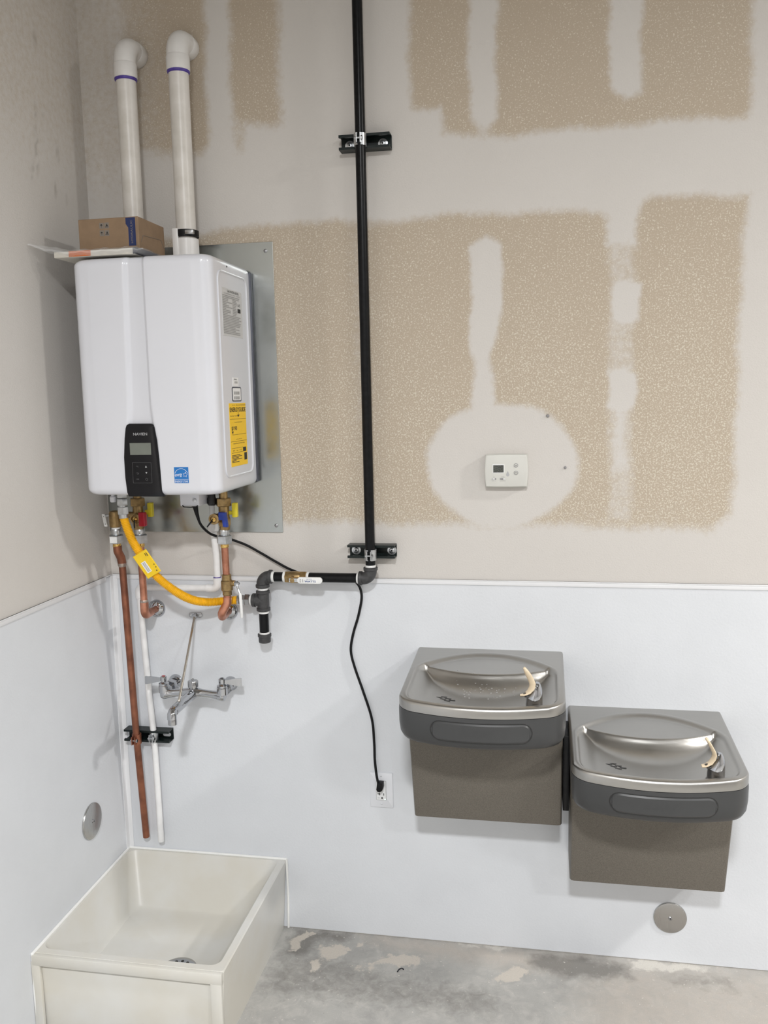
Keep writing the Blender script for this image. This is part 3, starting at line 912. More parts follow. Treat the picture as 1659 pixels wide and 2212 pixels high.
# ------------------------------------------------------------------ vent pipes on top of the heater
def vent(x, lab_, ztop=2.838, clamp=False):
    y, r = -0.090, 0.0295
    t = thing('vent_pipe', lab_, 'vent pipe', (x, y, Z1), 'white vent pipes above the water heater')
    MB().cyl((x, y, Z1 - 0.004), (x, y, ztop - 0.07), r, 32).build('pipe', M['pvc'], t)
    rs = 0.0345
    e = MB()
    path = fillet([(x, y, ztop - 0.060), (x, y, ztop), (x, -0.030, ztop)], 0.045, 12)
    e.tube(path, 0.0325, 32)
    e.lathe((x, y, ztop - 0.095), (0, 0, 1), [(rs - 0.003, 0), (rs, 0.002), (rs, 0.040), (0.0325, 0.044)], 32)
    e.lathe((x, -0.036, ztop), (0, 1, 0), [(0.0325, -0.004), (rs, 0), (rs, 0.033), (rs - 0.002, 0.036)], 32)
    e.build('elbow', M['pvc_fitting'], t)
    lab(MB().lathe((x, y, ztop - 0.1015), (0, 0, 1), [(r + 0.0006, 0), (rs - 0.002, 0.002), (rs - 0.001, 0.0075), (r, 0.009)], 32).build('primer_ring', M['primer'], t), 'purple primer stain')
    if clamp:
        MB().lathe((x, y, Z1 - 0.002), (0, 0, 1), [(0.036, 0), (0.036, 0.085), (0.033, 0.087)], 32).build('collar', M['pvc_fitting'], t)
        c = MB().lathe((x, y, Z1 + 0.088), (0, 0, 1), [(0.034, 0), (0.0372, 0.001), (0.0372, 0.020), (0.034, 0.021)], 32).build('coupling_band', M['rubber'], t)
        MB().box((x + 0.012, y - 0.042, Z1 + 0.0925), (x + 0.037, y - 0.026, Z1 + 0.1045), 0.002).build('clamp_screw', M['zinc'], c)
        MB().box((x - 0.030, y - 0.0385, Z1 + 0.03), (x - 0.012, y - 0.024, Z1 + 0.112), 0.003).build('clip', M['pvc_fitting'], t)
    else:
        MB().lathe((x, y, Z1 - 0.002), (0, 0, 1), [(0.036, 0), (0.036, 0.06), (0.033, 0.062)], 32).build('collar', M['pvc_fitting'], t)
    return t


vent(0.195, 'white plastic vent pipe rising behind the cardboard box, left of two', 2.838)
vent(0.362, 'white plastic vent pipe with a dark clamp at its foot, right of two', 2.846, True)

# ------------------------------------------------------------------ box and bagged manual on the heater
bx = thing('cardboard_box', 'small brown cardboard box with blue stripe on top of the heater', 'box', (0.235, -0.20, Z1))
bm = bmesh.new()
BX0, BX1, BY0, BY1, BZ0, BZ1 = 0.126, 0.308, -0.300, -0.130, 2.2160, 2.303
mb = MB().box((BX0, BY0, BZ0), (BX1, BY1, BZ1), 0.0015, 1)
mb.build('carton', M['card'], bx)
bm.free()
yk = BY0 - 0.0004
MB().prism([(0.2705, 2.3005), (0.2990, 2.3005), (0.2990, 2.224), (0.2775, 2.224), (0.2775, 2.274), (0.2705, 2.284)], yk, BY0 + 0.001).build('blue_stripe', M['ship_blue'], bx)
text('box_lettering', 'HYDRAULIC', M['ship_grey'], bx, (0.2875, yk - 0.0004, 2.262), width=0.062, height=0.006, spin=math.pi / 2)
for i in range(2):
    for j in range(2):
        xa, za = 0.1905 + i * 0.0155, 2.275 - j * 0.0205
        ic = MB().box((xa, yk, za), (xa + 0.0135, BY0 + 0.001, za + 0.016)).build('handling_icon', M['ship_grey'], bx)
        g = MB()
        y2 = yk - 0.0004
        if i == 0:
            g.add([(xa + 0.003, y2, za + 0.008), (xa + 0.010, y2, za + 0.008), (xa + 0.008, y2, za + 0.012 - j * 0.0005), (xa + 0.005, y2, za + 0.012)], [(0, 1, 2, 3)])
            g.add([(xa + 0.006, y2, za + 0.003), (xa + 0.007, y2, za + 0.003), (xa + 0.007, y2, za + 0.008), (xa + 0.006, y2, za + 0.008)], [(0, 1, 2, 3)])
        else:
            g.add([(xa + 0.002, y2, za + 0.003), (xa + 0.012, y2, za + 0.003), (xa + 0.012, y2, za + 0.0045), (xa + 0.002, y2, za + 0.0045)], [(0, 1, 2, 3)])
            g.add([(xa + 0.004, y2, za + 0.006), (xa + 0.011, y2, za + 0.006), (xa + 0.0075, y2, za + 0.013)], [(0, 1, 2)])
        g.build('symbol', M['print_black'], ic)
fl_ = [(BX1 + 0.0006, y, z) for y, z in ((-0.287, 2.235), (-0.275, 2.255), (-0.155, 2.262), (-0.14, 2.24))]
MB().tube(fl_, 0.0007, 6).build('flap_seam', M['ship_grey'], bx)

mn = thing('manual', 'booklet with an orange and white spine inside the clear bag', 'booklet', (0.19, -0.25, 2.194))
MB().box((0.066, -0.336, 2.1955), (0.310, -0.16, 2.2115), 0.001, 1).build('pages', M['paper'], mn)
MB().box((0.112, -0.3372, 2.1965), (0.178, -0.334, 2.2118)).build('orange_spine', M['orange'], mn)
MB().box((0.305, -0.3372, 2.1960), (0.3165, -0.20, 2.2125)).build('dark_end', M['darksteel'], mn)
# clear bag: wrinkled film around the manual, drooping to the left
v, f = [], []
nx, ny = 40, 16
for layer in (0, 1):
    for j in range(ny):
        for i in range(nx):
            u, w = i / (nx - 1), j / (ny - 1)
            x = 0.004 + 0.345 * u
            y = -0.365 + 0.24 * w
            edge = min(1, u / 0.12, (1 - u) / 0.10, w / 0.12 + 0.15)
            th = 0.0115 * edge * (1 if layer else -0.35) + (0.0012 if layer else -0.0012)
            z = 2.2055 + 0.028 * max(0, (0.35 - u) / 0.35) ** 1.5 + th
            z -= 0.0025
            z += 0.0016 * (1 if x < 0.12 or y < -0.305 else 0.15) * math.sin(u * 31 + w * 9) * (1 - w) + (0.0012 if y < -0.31 else 0) * math.sin(u * 71 + 3 * w)
            if x > X0 - 0.01:
                z = max(z, Z1 + 0.002)
            v.append((x, y, z))
for l in (0, 1):
    b0 = l * nx * ny
    for j in range(ny - 1):
        for i in range(nx - 1):
            q = b0 + j * nx + i
            f.append((q, q + 1, q + nx + 1, q + nx))
for i in range(nx - 1):
    f.append((i, i + 1, nx * ny + i + 1, nx * ny + i))
tag(MB().add(v, f).build('plastic_bag', M['bag'], origin=(0.2, -0.25, 2.19)), 'clear plastic bag holding a booklet under the cardboard box', 'bag')

# ------------------------------------------------------------------ pieces under the heater
YV = -0.11


def hexd(m, x, y, z0, z1, r):
    m.hexnut((x, y, z0), (x, y, z1), r)


def iso_valve(x, label, handle_mat, hdx, strap, dx_arm):
    t = thing('isolation_valve', label, 'valve', (x, YV, 1.39), 'brass isolation valves under the water heater')
    b = MB()
    b.cyl((x, YV, 1.388), (x, YV, 1.465), 0.0165, 24, 0.002)
    b.cyl((x, YV, 1.486), (x, YV, 1.5225), 0.0135, 20)
    b.lathe((x, YV, 1.40), (0, 0, 1), [(0.017, 0), (0.020, 0.006), (0.020, 0.022), (0.017, 0.03)], 8)
    b.build('body', M['brass'], t)
    m = MB(); hexd(m, x, YV, 1.463, 1.488, 0.0245); m.build('union_nut', M['brass'], t)
    sx = x + hdx
    s = MB()
    s.lathe((sx, YV, 1.427), (0, -1, 0), [(0.013, 0), (0.013, 0.026), (0.0165, 0.027), (0.0165, 0.038), (0.011, 0.039), (0.010, 0.035)], 24)
    so = s.build('drain_port', M['brass'], t)
    MB().lathe((sx, YV - 0.034, 1.4255), (0, -1, 0), [(0.0065, 0), (0.0065, 0.005), (0.0030, 0.006), (0.0028, 0.010)], 16).build('port_stem', M['bright_brass'], so)
    MB().tube(strap, 0.0022, 8).build('strap', M['rubber'], so)
    return t


iv = iso_valve(0.163, 'brass isolation valve with red and yellow handles under the heater', M['red'], 0.006, [(0.169, -0.152, 1.427), (0.170, -0.155, 1.414), (0.1705, -0.156, 1.400)], -1)
lab(MB().cyl((0.120, -0.11, 1.434), (0.160, -0.11, 1.434), 0.0105, 20).build('side_arm', M['brass'], iv), 'brass arm to the relief valve')
hm = MB().prism(rrect(0.182, 0.203, 1.403, 1.447, 0.003), -0.150, -0.132, 0.002).box((0.176, -0.145, 1.418), (0.190, -0.125, 1.434), 0.002).build('red_handle', M['red'], iv)
MB().prism(rrect(0.195, 0.211, 1.428, 1.473, 0.003), -0.112, -0.096, 0.002).box((0.185, -0.11, 1.436), (0.199, -0.095, 1.450), 0.001).build('yellow_handle', M['yellow'], iv)
iv = iso_valve(0.449, 'brass isolation valve with blue and yellow handles under the heater', M['blue'], -0.020, [(0.4285, -0.152, 1.428), (0.419, -0.155, 1.415), (0.410, -0.156, 1.404)], 0)
MB().prism([(0.4445, 1.448), (0.4665, 1.447), (0.4705, 1.402), (0.4575, 1.403), (0.4555, 1.424), (0.4445, 1.424)], -0.150, -0.130, 0.0025).build('blue_handle', M['blue'], iv)
MB().prism(rrect(0.476, 0.492, 1.428, 1.473, 0.003), -0.115, -0.098, 0.002).box((0.462, -0.112, 1.436), (0.479, -0.099, 1.448), 0.003).build('yellow_handle', M['yellow'], iv)


def union(parent, x, y, zt, paper=None):
    """galvanized dielectric union: collar, hex nut, brass tail; zt = top"""
    MB().cyl((x, y, zt - 0.004), (x, y, zt + 0.010), 0.0135, 20).build('thread_tape', M['tape'], parent)
    MB().lathe((x, y, zt - 0.024), (0, 0, 1), [(0.015, 0), (0.0165, 0.003), (0.0165, 0.017), (0.0150, 0.02)], 24).build('union_collar', M['zinc'], parent)
    m = MB(); m.hexnut((x, y, zt - 0.050), (x, y, zt - 0.024), 0.0245); n = m.build('union_nut', M['zinc'], parent)
    if paper:
        MB().box((x - 0.0125, y - 0.0218, zt - 0.047), (x + 0.0125, y - 0.0208, zt - 0.027), 0.0003, 1).build('paper_label', M['white_label'], n)
    MB().lathe((x, y, zt - 0.062), (0, 0, 1), [(0.0125, 0), (0.0135, 0.002), (0.0125, 0.012)], 20).build('brass_tail', M['bright_brass'], parent)


def escutcheon(parent, x, z, r=0.030):
    return MB().lathe((x, -0.003, z), (0, -1, 0), [(r, 0), (r, 0.002), (r * 0.86, 0.009), (r * 0.62, 0.0135), (r * 0.45, 0.0145), (r * 0.44, 0.012)], 36).build('escutcheon', M['chrome'], parent)


# relief valve + its discharge pipe
pv = thing('relief_valve', 'brass relief valve and long copper discharge pipe above the mop sink', 'relief valve', (0.09, -0.12, 1.30))
MB().lathe((0.088, -0.12, 1.397), (0, 0, 1), [(0.017, 0), (0.0185, 0.003), (0.0185, 0.044), (0.016, 0.050), (0.012, 0.052)], 24).cyl((0.09, -0.12, 1.434), (0.125, -0.112, 1.434), 0.011, 20).build('valve_body', M['brass'], pv)
lv = MB().prism(rrect(-0.0055, 0.0055, -0.020, 0.020, 0.002), -0.1215, -0.1195)
lv.v = [(0.0525 + x + 0.10 * (1.418 - (z + 1.418)) * -1 * 0 - 0.2 * z * 0.9, y, z + 1.418) for x, y, z in lv.v]
lvo = lv.build('test_lever', M['vinyl'], pv)
for dz in (0.012, -0.012):
    MB().lathe((0.0525 - 0.18 * dz, -0.1215, 1.418 + dz), (0, -1, 0), [(0.0014, 0), (0.0014, 0.0006)], 10).build('lever_hole', M['print_black'], lvo)
MB().cyl((0.056, -0.12, 1.432), (0.074, -0.12, 1.436), 0.004, 12).build('lever_pin', M['zinc'], pv)
union(pv, 0.089, -0.12, 1.395, paper=True)
MB().tube(fillet([(0.0905, -0.12, 1.336), (0.0905, -0.12, 1.318), (0.094, -0.108, 1.296), (0.094, -0.103, 1.276)], [0.012, 0.012], 6), 0.0135, 20).build('offset_elbow', M['old_copper'], pv)
MB().lathe((0.094, -0.1035, 1.272), Vector((0.001, 0.004, -0.06)).normalized() * -1, [(0.0115, -0.006), (0.0135, -0.002), (0.0135, 0.006)], 20).build('solder_joint', M['solder'], pv)
MB().tube([(0.094, -0.1030, 1.278), (0.0895, -0.082, 1.0), (0.0835, -0.057, 0.67), (0.0835, -0.030, 0.306)], 0.0112, 24).build('discharge_pipe', M['old_copper'], pv)

# hot supply copper
hp = thing('copper_pipe', 'copper pipe with an elbow into the wall, behind the yellow hose', 'copper pipe', (0.165, YV, 1.11))
union(hp, 0.1645, YV, 1.395)
MB().cyl((0.1645, YV, 1.338), (0.1655, YV, 1.150), 0.0112, 24).build('pipe', M['copper'], hp)
MB().lathe((0.1655, YV, 1.148), (0, 0, 1), [(0.0118, 0), (0.0130, 0.002), (0.0130, 0.010), (0.0118, 0.012)], 20).build('solder_joint', M['solder'], hp)
MB().tube(fillet([(0.1655, YV, 1.152), (0.1655, YV, 1.108), (0.158, -0.050, 1.105)], 0.020, 10), 0.0135, 24).build('elbow', M['copper'], hp)
MB().cyl((0.159, -0.052, 1.105), (0.157, -0.004, 1.105), 0.0110, 20).build('stub', M['copper'], hp)
escutcheon(hp, 0.157, 1.105)

# cold supply copper with ball valve
cpz = thing('copper_pipe', 'copper pipe with a brass ball valve under the blue-handled valve', 'copper pipe', (0.447, YV, 1.11))
union(cpz, 0.446, YV, 1.395)
MB().cyl((0.446, YV, 1.338), (0.447, YV, 1.245), 0.0112, 24).build('pipe', M['copper'], cpz)
vb = MB()
vb.lathe((0.4475, YV, 1.180), (0, 0, 1), [(0.0125, 0), (0.0145, 0.002), (0.0150, 0.014), (0.0185, 0.018), (0.0185, 0.046), (0.0150, 0.050), (0.0145, 0.066), (0.0125, 0.068)], 20)
vb.cyl((0.4475, YV, 1.220), (0.476, YV - 0.004, 1.220), 0.0095, 16, 0.001)
vbo = vb.build('ball_valve', M['brass'], cpz)
MB().hexnut((0.474, YV - 0.004, 1.220), (0.484, YV - 0.005, 1.220), 0.0085).cyl((0.482, YV - 0.005, 1.220), (0.490, YV - 0.005, 1.220), 0.004, 12).build('stem_nut', M['zinc'], vbo)
lvp = [(0.480, YV - 0.004, 1.2215), (0.484, YV - 0.007, 1.212), (0.489, YV - 0.012, 1.202), (0.495, YV - 0.016, 1.190)]
l = MB()
for a, b in zip(lvp[:-1], lvp[1:]):
    a, b = Vector(a), Vector(b)
    n_ = Vector((0, 0, 1)).cross(b - a)
    l.tube([a, b], 0.0035, 8)
l.build('lever', M['zinc'], vbo)
MB().tube([(0.495, YV - 0.016, 1.192), (0.4965, YV - 0.017, 1.186), (0.4975, YV - 0.017, 1.150), (0.498, YV - 0.017, 1.116), (0.498, YV - 0.017, 1.113)], [0.003, 0.0048, 0.0048, 0.0046, 0.003], 10).build('lever_grip', M['vinyl'], vbo)
MB().cyl((0.4475, YV, 1.184), (0.4475, YV, 1.165), 0.0112, 20).build('tail_pipe', M['copper'], cpz)
MB().tube(fillet([(0.4475, YV, 1.176), (0.446, YV, 1.155), (0.4285, YV - 0.006, 1.123), (0.423, YV + 0.010, 1.108), (0.415, -0.05, 1.104)], [0.014, 0.010, 0.012], 6), 0.0132, 22).build('elbow', M['copper'], cpz)
MB().cyl((0.416, -0.055, 1.104), (0.412, -0.004, 1.104), 0.0110, 20).build('stub', M['copper'], cpz)
escutcheon(cpz, 0.411, 1.1035)

# flexible gas connector
gc = thing('gas_connector', 'yellow corrugated flexible gas hose with a yellow tag', 'gas hose', (0.3, -0.15, 1.18))
m = MB(); m.hexnut((0.157, -0.2, 1.4765), (0.157, -0.2, 1.497), 0.0170, 0.0).cyl((0.157, -0.2, 1.466), (0.157, -0.2, 1.48), 0.012); m.build('nut', M['zinc'], gc)
m = MB(); m.hexnut((0.158, -0.2, 1.449), (0.1575, -0.2, 1.472), 0.0175, 0.0).cyl((0.159, -0.2, 1.436), (0.158, -0.2, 1.450), 0.0140, 20, 0.001); m.build('nut', M['zinc'], gc)
hpts = spline([(0.159, -0.2, 1.438), (0.170, -0.198, 1.398), (0.188, -0.192, 1.349), (0.236, -0.178, 1.263), (0.290, -0.160, 1.206), (0.333, -0.125, 1.168), (0.375, -0.094, 1.153), (0.425, -0.068, 1.152), (0.466, -0.060, 1.154)], 24)
hp2, ss = resample(hpts, 0.0007)
MB().tube(hp2, [0.0128 + 0.0014 * math.cos(2 * math.pi * s_ / 0.0047) for s_ in ss], 14).build('hose', M['hose'], gc, angle=80)
# tag sleeve, a flat wrap around the hose
i0 = int(np.argmin(np.abs(hp2[:, 2] - 1.292)))
tc_ = Vector(hp2[i0]); td = (Vector(hp2[i0 + 20]) - Vector(hp2[i0 - 20])).normalized()
tn = Vector((0, -1, 0)); tn = (tn - td * tn.dot(td)).normalized(); tx = td.cross(tn)
mt_ = Matrix((tx.to_4d(), td.to_4d(), tn.to_4d(), (0, 0, 0, 1))).transposed()
mt_ = Matrix.Translation(tc_) @ Matrix((( tx.x, td.x, tn.x, 0), (tx.y, td.y, tn.y, 0), (tx.z, td.z, tn.z, 0), (0, 0, 0, 1)))
tg = MB().box((-0.0165, -0.040, -0.0165), (0.0165, 0.040, 0.0165), 0.005, 3, mt_).box((-0.034, -0.041, 0.0135), (0.017, 0.041, 0.0175), 0.0012, 1, mt_).build('tag', M['tag'], gc)
sx_ = -1
MB().box((-0.010, -0.012, 0.0176), (0.006, 0.026, 0.0182), 0, 1, mt_).build('label', M['white_label'], tg)
g = MB()
for q in range(9):
    g.box((-0.007, -0.009 + q * 0.0037, 0.0183), (0.003, -0.007 + q * 0.0037, 0.0185), 0, 1, mt_)
g.build('barcode', M['print_soft'], tg)
g = MB()
for (a, b, c_, d_) in ((-0.029, -0.032, -0.027, -0.020), (-0.024, -0.032, -0.022, -0.022), (-0.030, 0.010, -0.027, 0.013), (-0.030, 0.02, -0.027, 0.023), (-0.026, 0.03, -0.023, 0.034)):
    g.box((a, b, 0.0176), (c_, d_, 0.0180), 0, 1, mt_)
g.build('print', M['print_black'], tg)['kind'] = 'stuff'
ca = (0.464, -0.0605, 1.1545)
MB().lathe((0.462, -0.060, 1.154), (1, 0, 0), [(0.014, 0), (0.0155, 0.001), (0.0155, 0.008)], 20).hexnut((0.470, -0.060, 1.154), (0.487, -0.059, 1.1545), 0.0175).build('nut', M['zinc'], gc)
MB().hexnut((0.487, -0.059, 1.1545), (0.503, -0.058, 1.1545), 0.0195).build('nut', M['dull_chrome'], gc)

# ------------------------------------------------------------------ condensate drain
pd = thing('drain_pipe', 'thin white plastic drain pipe running left then down into the mop sink', 'drain pipe', (0.11, -0.03, 0.29))
MB().lathe((0.391, -0.06, 1.374), (0, 0, 1), [(0.013, 0), (0.0165, 0.004), (0.0165, 0.024), (0.012, 0.030), (0.009, 0.032)], 24).build('reducer', M['pvc_white'], pd)
MB().tube([(0.391, -0.06, 1.376), (0.393, -0.05, 1.30), (0.391, -0.045, 1.20)], 0.0105, 20).build('down_pipe', M['pvc_white'], pd)
MB().lathe((0.391, -0.045, 1.222), (0, 0, 1), [(0.0106, 0), (0.0125, 0.001), (0.0125, 0.003), (0.0106, 0.004)], 20).build('mark_ring', M['primer'], pd)
MB().tube(fillet([(0.391, -0.045, 1.222), (0.390, -0.042, 1.186), (0.353, -0.040, 1.186)], 0.018, 8), 0.0132, 22).build('elbow', M['pvc_white'], pd)
MB().tube([(0.36, -0.040, 1.186), (0.115, -0.026, 1.181)], 0.0105, 20).build('cross_pipe', M['pvc_white'], pd)
MB().tube(fillet([(0.136, -0.028, 1.1815), (0.108, -0.026, 1.181), (0.109, -0.026, 1.145)], 0.016, 8), 0.0132, 22).build('elbow', M['pvc_white'], pd)
MB().tube([(0.109, -0.026, 1.152), (0.124, -0.028, 0.80), (0.134, -0.0315, 0.67), (0.136, -0.027, 0.292)], 0.0103, 20).build('drop_pipe', M['pvc_white'], pd)


# ------------------------------------------------------------------ strut channels with clamps
def strut(x0, x1, z0, z1, label, yb=-0.0005, washers=(), slots=()):
    """open C channel, open side to the room"""
    D_ = 0.041
    t = thing('strut_channel', label, 'channel', ((x0 + x1) / 2, 0, z0), 'strut channels on the wall')
    w, lip, th = z1 - z0, 0.0072, 0.0028
    c = MB()
    c.box((x0, yb - th, z0), (x1, yb, z1))
    c.box((x0, yb - D_, z0), (x1, yb - th, z0 + th))
    c.box((x0, yb - D_, z1 - th), (x1, yb - th, z1))
    c.box((x0, yb - D_, z0 + th), (x1, yb - D_ + th, z0 + lip))
    c.box((x0, yb - D_, z1 - lip), (x1, yb - D_ + th, z1 - th))
    c.box((x0, yb - D_ + th, z0 + lip - th), (x1, yb - D_ + 0.009, z0 + lip))
    c.box((x0, yb - D_ + th, z1 - lip), (x1, yb - D_ + 0.009, z1 - lip + th))
    c.build('channel', M['strut'], t)
    for sx in slots:
        MB().prism(rrect(sx - 0.014, sx + 0.014, (z0 + z1) / 2 - 0.0115, (z0 + z1) / 2 + 0.0015, 0.0062), yb - th - 0.0006, yb - th + 0.0004).build('slot', M['frp'], t)
    for wx_ in washers:
        o = MB().lathe((wx_, yb - th, (z0 + z1) / 2 - 0.001), (0, -1, 0), [(0.0145, 0), (0.0145, 0.0022), (0.0085, 0.0026), (0.0085, 0.006), (0.006, 0.0075)], 24).build('washer', M['zinc'], t)
        MB().lathe((wx_, yb - th - 0.0075, (z0 + z1) / 2 - 0.001), (0, -1, 0), [(0.003, 0), (0.003, 0.0006)], 12).build('screw_recess', M['print_black'], o)
    return t


def pipe_clamp(parent, x, y, z, r, mt, hgt=0.034, dirx=1, name='pipe_clamp'):
    """two half straps closed by a bolt in front of the pipe"""
    m = MB()
    for s in (-1, 1):
        arc = []
        for k in range(13):
            a = math.radians(90 - s * (8 + 164 * k / 12)) if False else math.radians(-90 + s * (14 + 152 * k / 12))
            arc.append((x + (r + 0.0012) * math.cos(a), y + (r + 0.0012) * math.sin(a)))
        outer = [(x + (px - x) * (r + 0.0034) / (r + 0.0012), y + (py - y) * (r + 0.0034) / (r + 0.0012)) for px, py in arc]
        m.prism(arc + outer[::-1], z - hgt / 2, z + hgt / 2, plane='xy')
        xe = x + s * 0.0045
        m.box((min(xe, xe + s * 0.0025), y - r - 0.016, z - hgt / 2 + 0.003), (max(xe, xe + s * 0.0025), y - r + 0.001, z + hgt / 2 - 0.003), 0.0008, 1)
    o = m.build(name, mt, parent)
    MB().cyl((x - 0.013, y - r - 0.009, z), (x + 0.012, y - r - 0.009, z), 0.0028, 10).hexnut((x + 0.0072, y - r - 0.009, z), (x + 0.012, y - r - 0.009, z), 0.0062).lathe((x - 0.0075, y - r - 0.009, z), (-1, 0, 0), [(0.0062, 0), (0.006, 0.0025), (0.003, 0.0042)], 14).build('clamp_bolt', M['zinc'], o)
    return o


PX, PY, PR = 0.8985, -0.0600, 0.0152
s1 = strut(0.829, 0.981, 2.510, 2.552, 'dark green strut channel holding the black pipe high on the wall', washers=(0.855, 0.955))
pipe_clamp(s1, PX - 0.001, PY, 2.529, PR, M['zinc'])
s2 = strut(0.822, 0.972, 1.291, 1.332, 'dark green strut channel with washers just above the white panel', washers=(0.843, 0.957))
pipe_clamp(s2, PX + 0.001, PY, 1.306, PR, M['zinc'])
s3 = strut(0.030, 0.192, 0.652, 0.692, 'dark green strut channel low in the corner holding copper and white pipes', slots=(0.058, 0.168))
pipe_clamp(s3, 0.0835, -0.0555, 0.669, 0.0118, M['old_copper'])
pipe_clamp(s3, 0.134, -0.0550 + 0.0235, 0.669, 0.0108, M['zinc'])

# ------------------------------------------------------------------ black gas piping
gp = thing('gas_pipe', 'black steel gas pipe rising past the top of the picture', 'gas pipe', (PX, PY, 1.25))
MB().cyl((PX, PY, 1.262), (PX - 0.001, PY, ZC), PR, 24).build('riser', M['black_pipe'], gp)


def tape(a, b, r):
    a, b = Vector(a), Vector(b)
    return MB().lathe(a, b - a, [(r * 0.96, 0), (r, 0.001), (r * 0.985, (b - a).length / 2), (r, (b - a).length - 0.001), (r * 0.96, (b - a).length)], 24).build('thread_tape', M['tape'], gp)


def collar(m, p, ax, r, h=0.010):
    m.lathe(p, ax, [(r - 0.002, -h / 2), (r, -h / 2 + 0.0015), (r, h / 2 - 0.0015), (r - 0.002, h / 2)], 28)


ZR = 1.2315
tape((PX, PY, 1.2665), (PX, PY, 1.274), 0.0168)
e = MB()
e.tube(fillet([(PX, PY, 1.263), (PX, PY, ZR), (PX - 0.034, PY, ZR)], 0.024, 10), 0.0192, 28)
collar(e, (PX, PY, 1.262), (0, 0, 1), 0.0222, 0.011)
collar(e, (PX - 0.032, PY, ZR), (1, 0, 0), 0.0222, 0.011)
e.build('elbow', M['iron'], gp)
tape((PX - 0.0435, PY, ZR), (PX - 0.037, PY, ZR), 0.0170)
MB().cyl((0.700, PY, ZR), (PX - 0.034, PY, ZR), PR, 24).build('nipple', M['black_pipe'], gp)
tape((0.694, PY, ZR), (0.702, PY, ZR), 0.0168)
bv = MB()
bv.hexnut((0.674, PY, ZR), (0.694, PY, ZR), 0.0195)
bv.lathe((0.632, PY, ZR), (1, 0, 0), [(0.0150, 0), (0.0175, 0.004), (0.0190, 0.014), (0.0190, 0.030), (0.0170, 0.042)], 24)
bv.hexnut((0.625, PY, ZR), (0.644, PY, ZR), 0.0195)
bv.cyl((0.652, PY, ZR), (0.652, PY - 0.028, ZR), 0.008, 16)
bvo = bv.build('ball_valve', M['brass'], gp)
MB().hexnut((0.655, PY - 0.026, ZR - 0.004), (0.655, PY - 0.034, ZR - 0.004), 0.0085).build('stem_nut', M['brass'], bvo)
MB().box((0.645, PY - 0.0335, ZR - 0.009), (0.690, PY - 0.0305, ZR + 0.003), 0.0005, 1).build('lever', M['zinc'], bvo)
hd = MB().prism(rrect(0.672, 0.752, ZR - 0.0125, ZR + 0.0072, 0.0095, 8), PY - 0.038, PY - 0.028, 0.002).build('lever_grip', M['vinyl'], bvo)
text('grip_lettering', 'WATTS', M['print_navy'], bvo, (0.7145, PY - 0.0384, ZR - 0.0050), width=0.036, height=0.0058, bold=0.02)
text('grip_lettering', '600 WOG', M['print_navy'], bvo, (0.7115, PY - 0.0384, ZR + 0.0022), width=0.017, height=0.0028)
text('grip_lettering', '[ |', M['print_black'], bvo, (0.6865, PY - 0.0384, ZR - 0.0030), width=0.0095, height=0.0095)
tape((0.6175, PY, ZR), (0.625, PY, ZR), 0.0172)
MB().cyl((0.580, PY, ZR), (0.626, PY, ZR), PR, 24).build('nipple', M['black_pipe'], gp)
tape((0.579, PY, ZR), (0.588, PY, ZR), 0.0172)
XT = 0.5475
e = MB()
e.tube(fillet([(0.578, PY, ZR), (XT, PY, ZR), (XT, PY, 1.198)], 0.024, 10), 0.0192, 28)
collar(e, (0.575, PY, ZR), (1, 0, 0), 0.0222, 0.011)
collar(e, (XT, PY, 1.202), (0, 0, 1), 0.0222, 0.011)
e.build('elbow', M['iron'], gp)
MB().cyl((XT, PY, 1.176), (XT, PY, 1.206), PR, 20).build('nipple', M['black_pipe'], gp)
tape((XT, PY, 1.188), (XT, PY, 1.195), 0.0168)
e = MB()
e.cyl((XT, PY, 1.124), (XT, PY, 1.184), 0.0190, 28)
e.cyl((XT - 0.032, PY, 1.1545), (XT, PY, 1.1545), 0.0190, 28)
collar(e, (XT, PY, 1.182), (0, 0, 1), 0.0220, 0.011)
collar(e, (XT, PY, 1.126), (0, 0, 1), 0.0220, 0.011)
collar(e, (XT - 0.030, PY, 1.1545), (1, 0, 0), 0.0220, 0.011)
e.build('tee', M['iron'], gp)
tape((XT - 0.043, PY, 1.1545), (XT - 0.036, PY, 1.1545), 0.0165)
tape((XT, PY, 1.1130), (XT, PY, 1.1205), 0.0170)
MB().cyl((XT, PY, 1.040), (XT, PY, 1.124), PR, 24).build('drip_leg', M['black_pipe'], gp)
tape((XT, PY, 1.044), (XT, PY, 1.0515), 0.0168)
e = MB()
e.lathe((XT, PY, 1.016), (0, 0, 1), [(0.014, 0), (0.0185, 0.002), (0.0195, 0.006), (0.0195, 0.020), (0.0218, 0.021), (0.0218, 0.029), (0.020, 0.030)], 28)
e.build('cap', M['iron'], gp)

# ------------------------------------------------------------------ heater power cord and plug
cd = thing('power_cord', 'black power cord looping from the heater to the wall outlet', 'cord', (0.88, -0.01, 0.53))
cpts = spline([(0.372, -0.150, 1.468), (0.375, -0.146, 1.440), (0.380, -0.135, 1.410), (0.388, -0.110, 1.385), (0.400, -0.080, 1.366), (0.430, -0.030, 1.347), (0.480, -0.016, 1.326), (0.527, -0.012, 1.300), (0.580, -0.012, 1.270), (0.633, -0.014, 1.244),
               (0.700, -0.020, 1.226), (0.780, -0.020, 1.222), (0.838, -0.018, 1.212), (0.858, -0.014, 1.170), (0.847, -0.012, 1.105), (0.827, -0.012, 1.040), (0.818, -0.012, 0.985), (0.829, -0.012, 0.930), (0.855, -0.012, 0.850), (0.881, -0.012, 0.760), (0.887, -0.012, 0.680), (0.888, -0.013, 0.620), (0.896, -0.024, 0.566), (0.905, -0.030, 0.538)], 12)
